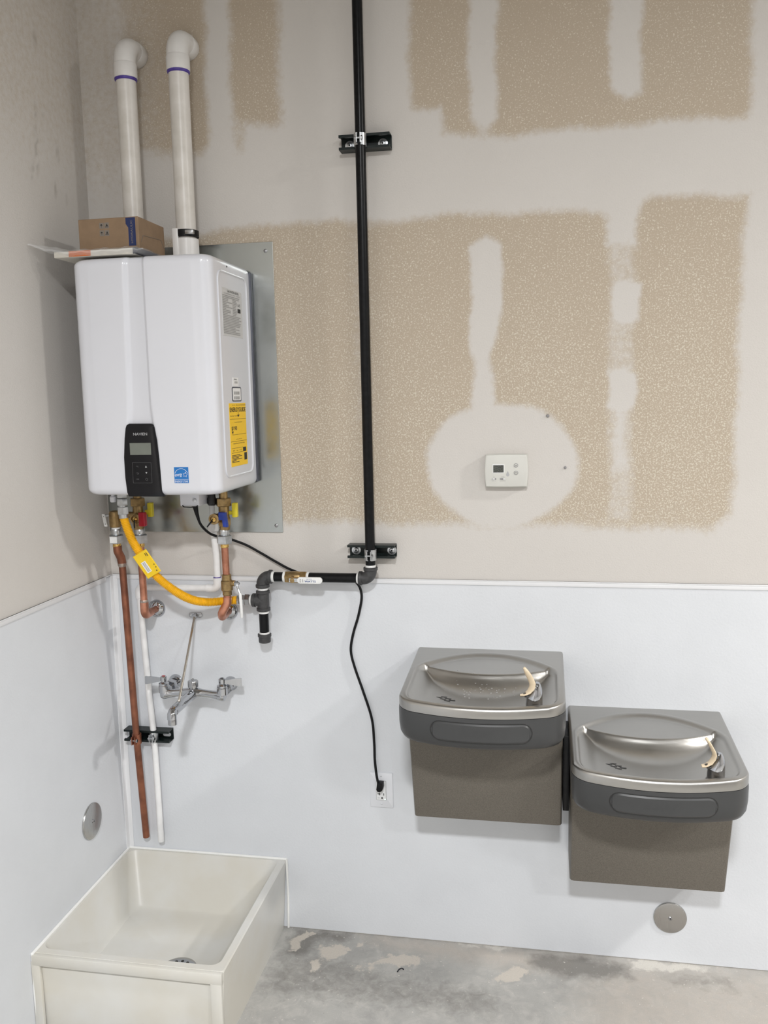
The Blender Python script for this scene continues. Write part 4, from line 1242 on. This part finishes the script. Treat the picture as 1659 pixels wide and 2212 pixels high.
MB().tube(cpts, 0.0041, 10).build('cord', M['rubber'], cd)
MB().tube([(0.371, -0.150, 1.4708), (0.372, -0.150, 1.466), (0.3745, -0.147, 1.445), (0.377, -0.141, 1.425)], [0.011, 0.0085, 0.006, 0.0045], 12).build('strain_relief', M['rubber'], cd)
pg = MB().prism([(0.8975, 0.5515), (0.9160, 0.5505), (0.9170, 0.535), (0.9140, 0.5265), (0.9070, 0.5210), (0.8985, 0.5215), (0.8945, 0.528), (0.8960, 0.540)], -0.008, -0.036, 0.003)
pg.build('plug', M['rubber'], cd)

# outlet
ot = thing('wall_outlet', 'white wall outlet with a black plug in its upper socket', 'outlet', (0.907, 0, 0.457))
MB().prism(rrect(0.869, 0.9445, 0.4565, 0.5755, 0.002), -0.002, -0.0075, 0.002).build('cover_plate', M['plate'], ot)
MB().prism(rrect(0.889, 0.9225, 0.4820, 0.5490, 0.003), -0.006, -0.0082, 0.0002).build('reveal', M['thermo_grey'], ot)
rc = MB().prism(rrect(0.890, 0.9215, 0.4828, 0.5482, 0.0025), -0.006, -0.0095, 0.0008).build('receptacle', M['receptacle'], ot)
sl = MB()
y0, y1 = -0.0099, -0.009
sl.box((0.9000, y0, 0.4995), (0.9022, y1, 0.5085)).box((0.8945, y0, 0.5030), (0.9005, y1, 0.5050)).box((0.9130, y0, 0.4990), (0.9152, y1, 0.5070))
sl.build('slot', M['print_black'], rc)
MB().prism([(0.9085 + 0.0028 * math.cos(a), 0.4905 + 0.0030 * math.sin(a)) for a in np.linspace(0, math.pi, 9)] + [(0.9057, 0.4880), (0.9113, 0.4880)], y1, y0).build('ground_slot', M['print_black'], rc)
text('outlet_lettering', 'TEST', M['print_soft'], rc, (0.8975, y0, 0.4905), width=0.008, height=0.0025)
MB().lathe((0.9185, -0.009, 0.4862), (0, -1, 0), [(0.0019, 0), (0.0019, 0.0006), (0.001, 0.001)], 12).build('indicator_light', M['led'], rc)
for zz_ in (0.5640, 0.4685):
    o = MB().lathe((0.9065, -0.0072, zz_), (0, -1, 0), [(0.0035, 0), (0.0032, 0.0008), (0.001, 0.0012)], 14).build('screw', M['plate'], ot)
    MB().box((0.9035, -0.0087, zz_ - 0.0004), (0.9095, -0.008, zz_ + 0.0004)).build('screw_slot', M['thermo_grey'], o)

# ------------------------------------------------------------------ thermostat
th = thing('thermostat', 'off-white thermostat with small dark screen on the smooth wall patch', 'thermostat', (1.31, 0, 1.50))
YT = -0.030


def bowed(x0, x1, z0, z1, bow):
    p = []
    for k in range(13):
        t_ = k / 12
        p.append((x0 + (x1 - x0) * t_, z1 + bow * 0.35 * math.sin(math.pi * t_)))
    for k in range(1, 12):
        t_ = k / 12
        p.append((x1 + bow * math.sin(math.pi * t_), z1 + (z0 - z1) * t_))
    for k in range(13):
        t_ = k / 12
        p.append((x1 + (x0 - x1) * t_, z0 - bow * 0.35 * math.sin(math.pi * t_)))
    for k in range(1, 12):
        t_ = k / 12
        p.append((x0 - bow * math.sin(math.pi * t_), z0 + (z1 - z0) * t_))
    return p


TX0, TX1, TZ0, TZ1 = 1.2525, 1.3750, 1.5130, 1.6080
MB().prism(bowed(TX0 - 0.001, TX1 + 0.001, TZ0 - 0.004, TZ1 + 0.001, 0.003), -0.0005, -0.012).build('base', M['thermo'], th)
cv = MB().prism(bowed(TX0, TX1, TZ0, TZ1, 0.0035), -0.012, YT, 0.0035, 3).build('cover', M['thermo'], th)
yk = YT - 0.0003
MB().prism(rrect(1.2735, 1.3085, 1.5535, 1.5805, 0.001), YT + 0.001, YT - 0.0010, 0.0006, 1).build('screen_bezel', M['pvc_white'], cv)
MB().box((1.2755, YT - 0.0013, 1.5558), (1.3065, YT, 1.5780)).build('screen', M['screen'], cv)
for zz_, up in ((1.5770, 1), (1.5545, -1)):
    o = MB().lathe((1.3432, YT, zz_), (0, -1, 0), [(0.0062, 0), (0.0062, 0.0010), (0.0050, 0.0012), (0.0047, 0.0006)], 20).build('button', M['thermo_grey'], cv)
    MB().lathe((1.3432, YT - 0.0004, zz_), (0, -1, 0), [(0.0046, 0), (0.0044, 0.0012)], 20).build('button_face', M['thermo'], o)
    MB().add([(1.3412, YT - 0.0022, zz_ - up * 0.0012), (1.3452, YT - 0.0022, zz_ - up * 0.0012), (1.3432, YT - 0.0022, zz_ + up * 0.0018)], [(0, 1, 2)]).build('arrow', M['print_black'], o)
for xa, xb, knob, kk in ((1.2715, 1.2845, 1.2765, 0), (1.2950, 1.3125, 1.3085, 1)):
    o = MB().prism(rrect(xa, xb, 1.5335, 1.5390, 0.0026), YT + 0.001, YT - 0.0006).build('switch_slot', M['thermo_grey'], cv)
    MB().prism(rrect(knob - 0.0038, knob + 0.0038, 1.5342, 1.5383, 0.0018), YT, YT - 0.0028, 0.0005, 1).build('slider', M['white_label'], o)
text('switch_lettering', 'FAN', M['print_soft'], cv, (1.2775, yk, 1.5425), width=0.005, height=0.0022)
text('switch_lettering', 'AUTO  ON', M['print_soft'], cv, (1.2775, yk, 1.5300), width=0.012, height=0.0020)
text('switch_lettering', 'SYSTEM', M['print_soft'], cv, (1.3035, yk, 1.5425), width=0.010, height=0.0022)
text('switch_lettering', 'COOL OFF HEAT', M['print_soft'], cv, (1.3035, yk, 1.5300), width=0.019, height=0.0020)
dp = [(1.3185 + 0.0050 * math.cos(a), 1.5490 + 0.0052 * math.sin(a)) for a in np.linspace(math.radians(150), math.radians(390), 15)] + [(1.3185, 1.5605)]
MB().prism(dp, YT + 0.001, YT - 0.0003).build('drop_logo', M['print_grey'], cv)

# small plugs / nail heads in the wall near the thermostat
tag(MB().lathe((1.488, 0, 1.567), (0, -1, 0), [(0.0042, 0), (0.0040, 0.004), (0.002, 0.006)], 12).build('wall_anchor', M['thermo_grey'], origin=(1.488, 0, 1.567)), 'small grey anchor in the wall right of the thermostat', 'anchor')
tag(MB().lathe((1.436, 0, 1.722), (0, -1, 0), [(0.0050, 0), (0.0048, 0.004), (0.0025, 0.007)], 12).build('wall_anchor', M['thermo_grey'], origin=(1.436, 0, 1.722)), 'small grey anchor at the upper right edge of the round patch', 'anchor')


# ------------------------------------------------------------------ cover discs
def disc(p, ax, r, label):
    t = thing('cover_disc', label, 'cover plate', p)
    MB().lathe(p, ax, [(r, 0), (r, 0.0035), (r - 0.001, 0.0055), (r - 0.005, 0.0068), (0.001, 0.0072)], 56).build('plate', M['disc'], t)
    a = Vector(ax)
    s = MB().lathe(Vector(p) + a * 0.0068, ax, [(0.0062, 0), (0.0062, 0.0018), (0.0045, 0.0032), (0.0025, 0.003)], 20).build('screw', M['dull_chrome'], t)
    MB().lathe(Vector(p) + a * 0.0098, ax, [(0.0022, 0), (0.0022, 0.0005)], 8).build('screw_recess', M['print_black'], s)


disc((1.8175, -0.003, 0.153), (0, -1, 0), 0.0505, 'round steel cover plate on the wall below the lower drinking fountain')
disc((0.003, -0.237, 0.462), (1, 0, 0), 0.0575, 'round steel cover plate on the left wall beside the mop sink')

# ------------------------------------------------------------------ faucet
fc = thing('service_faucet', 'chrome wall-mounted faucet with two lever handles and a brace rod', 'faucet', (0.31, 0, 0.85))
FY, FZ = -0.088, 0.850
fx0, fx1 = 0.207, 0.407
b = MB()
xx = np.linspace(fx0 - 0.014, fx1 + 0.014, 41)
rr = []
for x in xx:
    d = min(abs(x - fx0), abs(x - fx1))
    q = abs(x - 0.307)
    r = 0.0125 + 0.0055 * math.exp(-(q / 0.022) ** 2) + 0.0055 * math.exp(-(d / 0.020) ** 2)
    e_ = min(x - xx[0], xx[-1] - x)
    if e_ < 0.010:
        r = r * math.sqrt(max(0.02, 1 - (1 - e_ / 0.010) ** 2))
    rr.append(r)
b.tube([(x, FY, FZ - 0.004 + 0.004 * math.cos((x - 0.307) * 25)) for x in xx], rr, 24)
for x in (fx0, fx1):
    b.cyl((x, FY, FZ - 0.004), (x, FY, FZ + 0.022), 0.0175, 24, 0.002)
b.build('body', M['chrome'], fc)
for x in (fx0 + 0.004, fx1 - 0.002):
    g = MB()
    g.lathe((x, -0.003, FZ + 0.006), (0, -1, 0), [(0.0245, 0), (0.024, 0.004), (0.018, 0.012), (0.0155, 0.016)], 28)
    g.cyl((x, -0.015, FZ + 0.005), (x, FY, FZ), 0.0135, 22)
    g.hexnut((x, -0.034, FZ + 0.005), (x, -0.056, FZ + 0.004), 0.0215)
    for rg in (-0.024, -0.029):
        g.lathe((x, rg, FZ + 0.005), (0, -1, 0), [(0.0155, 0), (0.0165, 0.0015), (0.0155, 0.003)], 22)
    g.build('inlet', M['chrome'], fc)


def handle(x, ang, mtl, spot):
    m = MB()
    m.lathe((x, FY, FZ + 0.020), (0, 0, 1), [(0.0150, 0), (0.0165, 0.002), (0.0165, 0.008), (0.011, 0.011), (0.009, 0.013), (0.0105, 0.015), (0.0105, 0.029), (0.008, 0.0315)], 22)
    c, s_ = math.cos(ang), math.sin(ang)
    L0 = [(0.006, 0.0050, 0.0035), (0.02, 0.0070, 0.0033), (0.04, 0.0110, 0.0028), (0.060, 0.0135, 0.0022), (0.064, 0.0120, 0.0018)]
    vs, fs = [], []
    for (d, hw, ht) in L0:
        for (a_, b_) in ((-1, -1), (1, -1), (1, 1), (-1, 1)):
            yv, zv = b_ * ht, a_ * hw
            px, py, pz = d, yv, zv
            vs.append((x + px * c - py * s_, FY + px * s_ + py * c, FZ + 0.040 + pz - 0.06 * d))
    n = len(L0)
    for i in range(n - 1):
        for k in range(4):
            fs.append((i * 4 + k, i * 4 + (k + 1) % 4, (i + 1) * 4 + (k + 1) % 4, (i + 1) * 4 + k))
    fs += [(3, 2, 1, 0), tuple((n - 1) * 4 + k for k in range(4))]
    m.add(vs, fs)
    o = m.build('handle', M['chrome'], fc)
    MB().lathe((x, FY, FZ + 0.0512), (0, 0, 1), [(0.0055, 0), (0.0055, 0.0008)], 14).build('index_button', mtl, o)
    return o


handle(fx0, math.radians(182), M['red'], 1)
handle(fx1, math.radians(12), M['print_black'], 0)
MB().lathe((0.308, FY, FZ + 0.008), (0, 0, 1), [(0.012, 0), (0.012, 0.010), (0.0168, 0.012), (0.0168, 0.029), (0.0150, 0.032), (0.0035, 0.033), (0.0032, 0.038), (0.002, 0.0395)], 26).build('vacuum_breaker', M['dull_chrome'], fc)
sp = fillet([(0.307, FY, FZ - 0.004), (0.310, -0.258, 0.846), (0.3105, -0.264, 0.824)], 0.012, 8)
n_ = len(sp)
s = MB().tube(sp, [0.0165 - 0.0030 * min(1, i / 3) for i in range(n_)], 22)
s.tube(fillet([(0.310, -0.245, 0.850), (0.3105, -0.262, 0.845), (0.3105, -0.264, 0.826)], 0.010, 6), [0.0135] * 5 + [0.0145] * 4, 22)
s.build('spout', M['chrome'], fc)
MB().lathe((0.3115, -0.264, 0.8085), (0, 0, 1), [(0.0115, 0), (0.0135, 0.001), (0.0135, 0.017), (0.0125, 0.020)], 24).build('spout_outlet', M['dull_chrome'], fc)
wb = MB().prism(rrect(0.270, 0.3165, 1.0765, 1.0955, 0.009, 8), -0.003, -0.0075, 0.002).cyl((0.2945, -0.006, 1.085), (0.2945, -0.020, 1.083), 0.0085, 16).build('wall_bracket', M['dull_chrome'], fc)
for x in (0.2775, 0.309):
    MB().lathe((x, -0.0072, 1.086), (0, -1, 0), [(0.0042, 0), (0.0042, 0.0015), (0.001, 0.003)], 12).build('screw', M['zinc'], wb)
rod = MB().tube([(0.2945, -0.016, 1.084), (0.3075, -0.200, 0.862)], 0.0040, 12)
rod.lathe((0.3075, -0.200, 0.862), (0.0, 0.45, 1), [(0.005, -0.012), (0.0055, -0.01), (0.0055, 0.002)], 12)
rod.build('brace_rod', M['rodsteel'], fc)


# ------------------------------------------------------------------ drinking fountains
def fountain(xc, zt, label, wdir):
    t = thing('drinking_fountain', label, 'drinking fountain', (xc, 0, zt - 0.485), 'pair of drinking fountains')
    HW = 0.225
    SL = 0.055

    def front(x):
        ax = np.abs(x)
        y = 0.464 - 0.046 * (ax / HW) ** 2
        r = 0.045
        c = np.clip(ax - (HW - r), 0, r)
        return y - (r - np.sqrt(np.maximum(0, r * r - c * c)))

    nu, nv = 150, 150
    # basin surface: parameters u in [-1,1] (denser at ends), w in [0,1] back to front
    us = np.sin(np.linspace(-np.pi / 2, np.pi / 2, nu)) * 0.35 + np.linspace(-1, 1, nu) * 0.65
    U = us * HW
    wv = np.linspace(0, 1, nv)
    X, Wv = np.meshgrid(U, wv)
    Yd = 0.003 + Wv * (front(X) - 0.003)        # depth from the wall (positive)

    def smin(a, b, k):
        hh = np.clip(0.5 + 0.5 * (b - a) / k, 0, 1)
        return b * (1 - hh) + a * hh - k * hh * (1 - hh)
    # distance inside the recess outline
    arc = 0.040 + 0.128 * (np.abs(X) / 0.21) ** 2.1
    d_back = (Yd - arc) / np.sqrt(1 + (0.256 * np.abs(X) / 0.0441) ** 2 * 0.35)
    d_side = 0.2075 - np.abs(X)
    d_front = (front(X) - 0.017) - Yd
    din = smin(smin(d_back, d_side, 0.03), d_front, 0.035)
    # platform behind, bowl floor in front
    edge = 0.192 - 0.050 * (np.abs(X) / 0.18) ** 2
    below = Yd - edge                                   # >0 in the bowl
    wl = 0.100 * np.clip(1 - (np.abs(X) / 0.195) ** 2.4, 0.12, 1)
    tq = np.clip(below / wl, 0, 1)
    drop = (1 - (1 - tq) ** 2.6) * sstep((below + 0.004) / 0.016)
    ftp = np.clip((Yd - 0.17) / 0.26, 0, 1)
    bowl = (-0.053 + 0.030 * ftp ** 2) * (1 - 0.62 * (np.abs(X) / 0.205) ** 2.5)                        # floor rises to the front
    plat = -0.0085
    depth = plat + (bowl - plat) * drop
    # soft rise of floor at the sides, crisp lip at the back
    side_soft = sstep(np.minimum(d_side, d_front * 1.6) / 0.055)
    back_crisp = sstep(d_back / 0.022)
    k = np.minimum(sstep(din / 0.010) * 0.35 + 0.65 * side_soft, 1)
    isback = (below < 0)
    fac = back_crisp * (sstep(d_side / 0.022) * (1 - drop) + k * drop)
    fac = np.where(din < 0, 0, fac)
    Zt = -SL * Yd + depth * fac + 0.0012 * np.exp(-(din / 0.006) ** 2)
    # rolled outer edge
    dout = np.minimum(HW - np.abs(X), front(X) - Yd)
    rr_ = 0.008
    cc = np.clip(rr_ - dout, 0, rr_)
    Zt -= (rr_ - np.sqrt(np.maximum(0, rr_ * rr_ - cc * cc)))
    v = np.stack([xc + X, -Yd, zt + Zt], -1).reshape(-1, 3).tolist()
    idx = np.arange(nu * nv).reshape(nv, nu)
    f = np.stack([idx[:-1, :-1], idx[:-1, 1:], idx[1:, 1:], idx[1:, :-1]], -1).reshape(-1, 4).tolist()
    # skirt down
    loop = list(idx[:, 0]) + list(idx[-1, 1:]) + list(idx[::-1, -1][1:])
    b0 = len(v)
    for q in loop:
        x_, y_, z_ = v[q]
        v.append((x_, y_, zt - SL * (-y_) - 0.027))
    for i in range(len(loop) - 1):
        f.append([int(loop[i]), int(loop[i + 1]), b0 + i + 1, b0 + i])
    basin = MB().add(v, f).build('basin', M['stainless'], t, angle=45)
    # drain slots
    for (dx, dy) in ((-0.110, 0.297), (-0.122, 0.3075), (-0.097, 0.3075), (-0.110, 0.318), (-0.085, 0.318), (-0.098, 0.3285)):
        zf = zt - SL * dy + (-0.053 + 0.030 * np.clip((dy - 0.17) / 0.26, 0, 1) ** 2) * (1 - 0.62 * (abs(dx) / 0.205) ** 2.5) + 0.0008
        m2 = Matrix.Translation((xc + dx, -dy, zf)) @ Matrix.Rotation(-0.06, 4, 'Z')
        MB().box((-0.0092, -0.0019, -0.0006), (0.0092, 0.0019, 0.0006), 0.0005, 1, m2).build('drain_slot', M['print_black'], basin)
    # charcoal bumper that wraps the front
    xs_ = np.linspace(-1, 1, 61)
    xs_ = np.sign(xs_) * (1 - (1 - np.abs(xs_)) ** 1.6) * HW
    outline = [(xc - HW, -0.12)] + [(xc + x, -float(front(np.float64(x)))) for x in xs_] + [(xc + HW, -0.12)]
    nseg = len(outline)
    v, f = [], []
    prof = [(-0.004, -0.0275), (0.0, -0.029), (0.001, -0.040), (0.0005, -0.075), (-0.003, -0.100), (-0.010, -0.112), (-0.022, -0.1185), (-0.06, -0.120)]
    cx_, cy_ = xc, -0.12
    for (off, dz) in prof:
        for (x_, y_) in outline:
            dx, dy = x_ - cx_, y_ - cy_
            ll = math.hypot(dx, dy)
            nx_, ny_ = (dx / 0.225, dy / 0.34)
            nl = math.hypot(nx_, ny_) or 1
            x2, y2 = x_ + off * nx_ / nl, y_ + off * ny_ / nl
            v.append((x2, y2, zt - SL * (-y_) + dz))
    for i in range(len(prof) - 1):
        for j in range(nseg - 1):
            f.append((i * nseg + j, i * nseg + j + 1, (i + 1) * nseg + j + 1, (i + 1) * nseg + j))
    f.append(tuple((len(prof) - 1) * nseg + j for j in range(nseg)))
    bumper = MB().add(v, f).build('bumper', M['bumper'], t, angle=40)
    # push bar: pill that follows the curve
    def pill(x0, x1, z0, z1, out, name, mt, par, bev):
        hg = (z1 - z0) / 2
        # fill strip-wise so that it bends with the front
        cols = np.unique(np.r_[x0 + hg * (1 - np.cos(np.linspace(0, np.pi / 2, 10))), np.linspace(x0 + hg, x1 - hg, 31), x1 - hg * (1 - np.cos(np.linspace(0, np.pi / 2, 10)))])
        vv, ff = [], []
        hgt = (z1 - z0) / 2
        zc = (z0 + z1) / 2
        for cxx in cols:
            e_ = min(cxx - x0, x1 - cxx)
            hh = math.sqrt(max(1e-6, hgt ** 2 - max(0, hgt - e_) ** 2)) if e_ < hgt else hgt
            yb = -float(front(np.float64(cxx)))
            zz_ = zt - SL * (-yb)
            hi_ = max(hh - bev, 0.0003)
            for (zo, oo) in ((-hh, 0.006), (-hh, -out * 0.4), (-hi_, -out), (hi_, -out), (hh, -out * 0.4), (hh, 0.006)):
                vv.append((xc + cxx, yb + oo + (out if e_ < bev else 0) * 0.5, zz_ + zc + zo))
        for i in range(len(cols) - 1):
            for q in range(5):
                ff.append((i * 6 + q, (i + 1) * 6 + q, (i + 1) * 6 + q + 1, i * 6 + q + 1))
        return MB().add(vv, ff).build(name, mt, par, angle=30)
    pill(-0.1312, 0.1392, -0.0950, -0.0388, 0.0014, 'bar_reveal', M['print_black'], bumper, 0.0006)
    pb_ = pill(-0.1285, 0.1365, -0.0922, -0.0416, 0.0048, 'push_bar', M['bumper'], bumper, 0.004)
    lett = text('bar_lettering', 'ELKAY', M['bumper'], bumper, (xc - 0.002, -float(front(np.float64(0.0))) - 0.0052, zt - SL * 0.464 - 0.067), width=0.085, height=0.017, bold=0.01)
    bpy_co = lett.data.vertices
    o0 = Vector(ORG[bumper.name])
    for vx in bpy_co:
        w_ = vx.co + o0
        vx.co.y += (0.464 - float(front(np.float64(w_.x - xc))))
    # cabinet below, front leaning back towards the foot
    cb = []
    hw = 0.2205
    pf = [(0.254, -0.088), (0.252, -0.20), (0.170, -0.482)]
    bm_ = bmesh.new()
    ring = []
    for (yy, zz_) in pf:
        r_ = 0.012
        row = []
        for (x_, y_) in ((-hw, 0.004), (-hw, yy - r_), (-hw + r_ * 0.3, yy - r_ * 0.3), (-hw + r_, yy), (hw - r_, yy), (hw - r_ * 0.3, yy - r_ * 0.3), (hw, yy - r_), (hw, 0.004)):
            row.append((xc + x_, -y_, zt + zz_))
        ring.append(row)
    vv = [p for row in ring for p in row]
    ff = []
    for i in range(len(ring) - 1):
        for q in range(7):
            ff.append((i * 8 + q, i * 8 + q + 1, (i + 1) * 8 + q + 1, (i + 1) * 8 + q))
        ff.append((i * 8 + 7, i * 8, (i + 1) * 8, (i + 1) * 8 + 7))
    ff.append(tuple(range(8)))
    ff.append(tuple(16 + q for q in range(8))[::-1])
    bm_.free()
    MB().add(vv, ff).build('cabinet', M['cabinet'], t, angle=30)
    # bubbler: chrome head, nozzle and cream mouth guard
    bxx, byy = xc + 0.142, -0.385
    bz = zt - SL * 0.385 - 0.0265
    hd_ = MB()
    hd_.lathe((bxx, byy, bz - 0.004), (0, 0, 1), [(0.028, 0), (0.0265, 0.004), (0.0235, 0.008), (0.0222, 0.012)], 28)
    # half-dome cowl rising to the right
    vs, fs = [], []
    nn, mm = 14, 20
    for i in range(nn):
        q = i / (nn - 1)
        z_ = bz + 0.006 + 0.068 * q
        rx = 0.0225 * math.sqrt(max(0.02, 1 - (q * 0.93) ** 2.6))
        sh_ = 0.0085 * q ** 1.4
        for k in range(mm):
            a = 2 * math.pi * k / mm
            ca, sa = math.cos(a), math.sin(a)
            xr_ = rx * ca
            if xr_ < 0:
                xr_ *= 1 - 0.95 * float(sstep(np.float64((q - 0.38) / 0.5)))
            vs.append((bxx + xr_ + sh_ * 0.55, byy + rx * sa * 0.95, z_))
    for i in range(nn - 1):
        for k in range(mm):
            fs.append((i * mm + k, i * mm + (k + 1) % mm, (i + 1) * mm + (k + 1) % mm, (i + 1) * mm + k))
    fs += [tuple(range(mm))[::-1], tuple((nn - 1) * mm + k for k in range(mm))]
    hd_.add(vs, fs)
    bub = hd_.build('bubbler', M['chrome'], t)
    # guard: curved flexible blade leaning left over the nozzle, with a foot lip
    blade = [(-0.036, -0.004, 0.0345, 0.009), (-0.026, -0.004, 0.0365, 0.011), (-0.014, -0.003, 0.043, 0.0125), (-0.006, 0, 0.052, 0.0125), (-0.004, 0, 0.061, 0.012), (-0.008, 0, 0.070, 0.0115), (-0.014, 0, 0.080, 0.0105), (-0.020, 0, 0.089, 0.0085), (-0.025, 0, 0.096, 0.005), (-0.027, 0, 0.0985, 0.002)]
    vs, fs = [], []
    B3 = [Vector((bxx + p[0], byy + p[1], bz + p[2] * 1.19 - 0.003)) for p in blade]
    for i, p in enumerate(blade):
        tg_ = (B3[min(i + 1, len(B3) - 1)] - B3[max(i - 1, 0)]).normalized()
        wd = Vector(wdir).normalized()
        wd = (wd - tg_ * wd.dot(tg_)).normalized()
        nm = tg_.cross(wd).normalized()
        hw_, ht_ = p[3], 0.0036
        for k in range(10):
            a = 2 * math.pi * k / 10
            vs.append(B3[i] + wd * (hw_ * math.cos(a)) + nm * (ht_ * math.sin(a)))
    for i in range(len(blade) - 1):
        for k in range(10):
            fs.append((i * 10 + k, i * 10 + (k + 1) % 10, (i + 1) * 10 + (k + 1) % 10, (i + 1) * 10 + k))
    fs += [tuple(range(10))[::-1], tuple((len(blade) - 1) * 10 + k for k in range(10))]
    MB().add(vs, fs).build('mouth_guard', M['guard'], bub, angle=60)
    MB().lathe((bxx - 0.022, byy - 0.004, bz + 0.038), (-0.3, -0.5, 0.8), [(0.006, 0), (0.0062, 0.006), (0.004, 0.009), (0.0015, 0.0095)], 16).build('nozzle', M['dull_chrome'], bub)
    return t


xf1, xf2 = 1.2595, 1.7250
f1 = fountain(xf1, 1.000, 'upper stainless steel drinking fountain on the left, with wet basin', (0.68, -0.62, 0.35))
f2 = fountain(xf2, 0.829, 'lower stainless steel drinking fountain on the right, with dry basin', (0.25, -0.9, 0.1))
# water drops on the upper basin
b_ = [o for o in f1.children if o.name.startswith('basin')][0]
wd = MB()
for i in range(70):
    if i < 45:
        dx, dy = random.gauss(-0.02, 0.05), random.gauss(0.235, 0.02)
    else:
        dx, dy = random.uniform(-0.19, 0.2), random.uniform(0.36, 0.425)
    co_ = None
    r_ = random.uniform(0.0012, 0.0030)
    bl_ = dy - 0.192 + 0.05 * (abs(dx) / 0.18) ** 2
    q = min(max(bl_ / (0.100 * max(0.12, 1 - (abs(dx) / 0.195) ** 2.4)), 0), 1)
    q = (1 - (1 - q) ** 2.6) * float(sstep(np.float64((bl_ + 0.004) / 0.016)))
    ftp = min(max((dy - 0.17) / 0.26, 0), 1)
    dep = -0.0085 + ((-0.053 + 0.030 * ftp ** 2) * (1 - 0.62 * (abs(dx) / 0.205) ** 2.5) + 0.0085) * q
    if dy > 0.33:
        d_f = 0.464 - 0.046 * (abs(dx) / 0.225) ** 2 - 0.017 - dy
        k_ = min(max(min(0.2075 - abs(dx), d_f * 1.6) / 0.055, 0), 1)
        k_ = 0.35 + 0.65 * k_ * k_ * (3 - 2 * k_)
        dep *= k_
    wd.lathe((xf1 + dx, -dy, 1.0 - 0.055 * dy + dep), (0, 0, 1), [(r_, -0.0005), (r_ * 0.9, r_ * 0.35), (r_ * 0.5, r_ * 0.6), (r_ * 0.1, r_ * 0.65)], 10)
w_o = wd.build('water_drops', M['water'], b_)
w_o['kind'] = 'stuff'
# joining pipe cover between the two fountains
tag(MB().box((1.4835, -0.13, 0.545), (1.5015, -0.004, 0.78), 0.002).build('joining_bracket', M['black'], origin=(1.4925, -0.06, 0.55)), 'black bracket in the gap between the two drinking fountains', 'bracket')

# ------------------------------------------------------------------ mop sink
SW, SD, SH = 0.575, 0.597, 0.249
ms = thing('mop_sink', 'cream cast-stone mop sink on the floor in the corner', 'mop sink', (0.29, -0.3, 0))
# basin: outer block with a drafted rounded hollow
N_ = 9


def ring_r(x0, x1, y0, y1, r, z):
    return [(a, b_, z) for a, b_ in rrect(x0, x1, y0, y1, r, N_)]


rings = [ring_r(0.006, 0.557, -SD + 0.012, -0.004, 0.006, 0.0),
         ring_r(0.004, SW - 0.002, -SD + 0.001, -0.004, 0.008, SH - 0.004),
         ring_r(0.007, SW - 0.005, -SD + 0.004, -0.006, 0.008, SH),
         ring_r(0.017, SW - 0.024, -SD + 0.024, -0.019, 0.030, SH),
         ring_r(0.020, SW - 0.027, -SD + 0.028, -0.023, 0.030, SH - 0.006),
         ring_r(0.052, SW - 0.118, -SD + 0.075, -0.088, 0.045, 0.092),
         ring_r(0.064, SW - 0.130, -SD + 0.087, -0.100, 0.045, 0.080),
         ring_r(0.25, 0.36, -0.37, -0.25, 0.03, 0.072)]
m_ = len(rings[0])
v = [p for r_ in rings for p in r_]
f = []
for i in range(len(rings) - 1):
    for k in range(m_):
        f.append((i * m_ + k, i * m_ + (k + 1) % m_, (i + 1) * m_ + (k + 1) % m_, (i + 1) * m_ + k))
f.append(tuple((len(rings) - 1) * m_ + k for k in range(m_)))
MB().add(v, f).build('basin', M['stone'], ms, angle=40)
# front lip and recessed apron
MB().box((0.006, -SD - 0.010, SH - 0.033), (SW - 0.004, -SD + 0.006, SH - 0.001), 0.003).build('front_lip', M['stone'], ms)
MB().box((SW - 0.038, -SD - 0.0095, 0.0), (SW - 0.006, -SD + 0.004, SH - 0.02), 0.003).build('corner_post', M['stone'], ms)
MB().box((0.003, -SD - 0.0095, 0.0), (0.030, -SD + 0.004, SH - 0.02), 0.003).build('corner_post', M['stone'], ms)
dr = MB().lathe((0.335, -0.372, 0.0755), (0, 0, 1), [(0.056, 0), (0.056, 0.002), (0.050, 0.004), (0.040, 0.0035), (0.002, 0.0035)], 36).build('drain', M['dull_chrome'], ms)
for i in range(12):
    a = 2 * math.pi * i / 12
    MB().lathe((0.335 + 0.036 * math.cos(a), -0.372 + 0.036 * math.sin(a), 0.0790), (0, 0, 1), [(0.0048, 0), (0.0048, 0.0004)], 10).build('drain_hole', M['print_black'], dr)
for i in range(6):
    a = 2 * math.pi * i / 6
    MB().lathe((0.335 + 0.018 * math.cos(a), -0.372 + 0.018 * math.sin(a), 0.0790), (0, 0, 1), [(0.0048, 0), (0.0048, 0.0004)], 10).build('drain_hole', M['print_black'], dr)
ck = MB()
ck.tube([(0.008, -0.008, SH + 0.001), (0.25, -0.007, SH + 0.001), (SW, -0.007, SH + 0.001)], 0.0045, 8)
ck.tube([(0.007, -0.008, SH + 0.001), (0.007, -0.3, SH + 0.001), (0.007, -SD - 0.004, SH)], 0.0045, 8)
ck.tube([(SW, -0.007, SH + 0.001), (SW + 0.001, -0.006, 0.12), (SW - 0.002, -0.006, 0.002)], 0.0040, 8)
ck.tube([(0.007, -SD - 0.004, SH), (0.007, -SD - 0.006, 0.12), (0.008, -SD - 0.004, 0.0)], 0.0045, 8)
ck.build('caulk_bead', M['caulk'], ms)

# scrap of cable on the floor
tag(MB().tube(spline([(0.978, -0.180, 0.002), (0.982, -0.170, 0.004), (0.990, -0.163, 0.0035), (0.996, -0.166, 0.002)], 6), 0.0018, 8).build('cable_scrap', M['scrap'], origin=(0.987, -0.17, 0)), 'short black scrap of cable on the concrete floor', 'scrap')
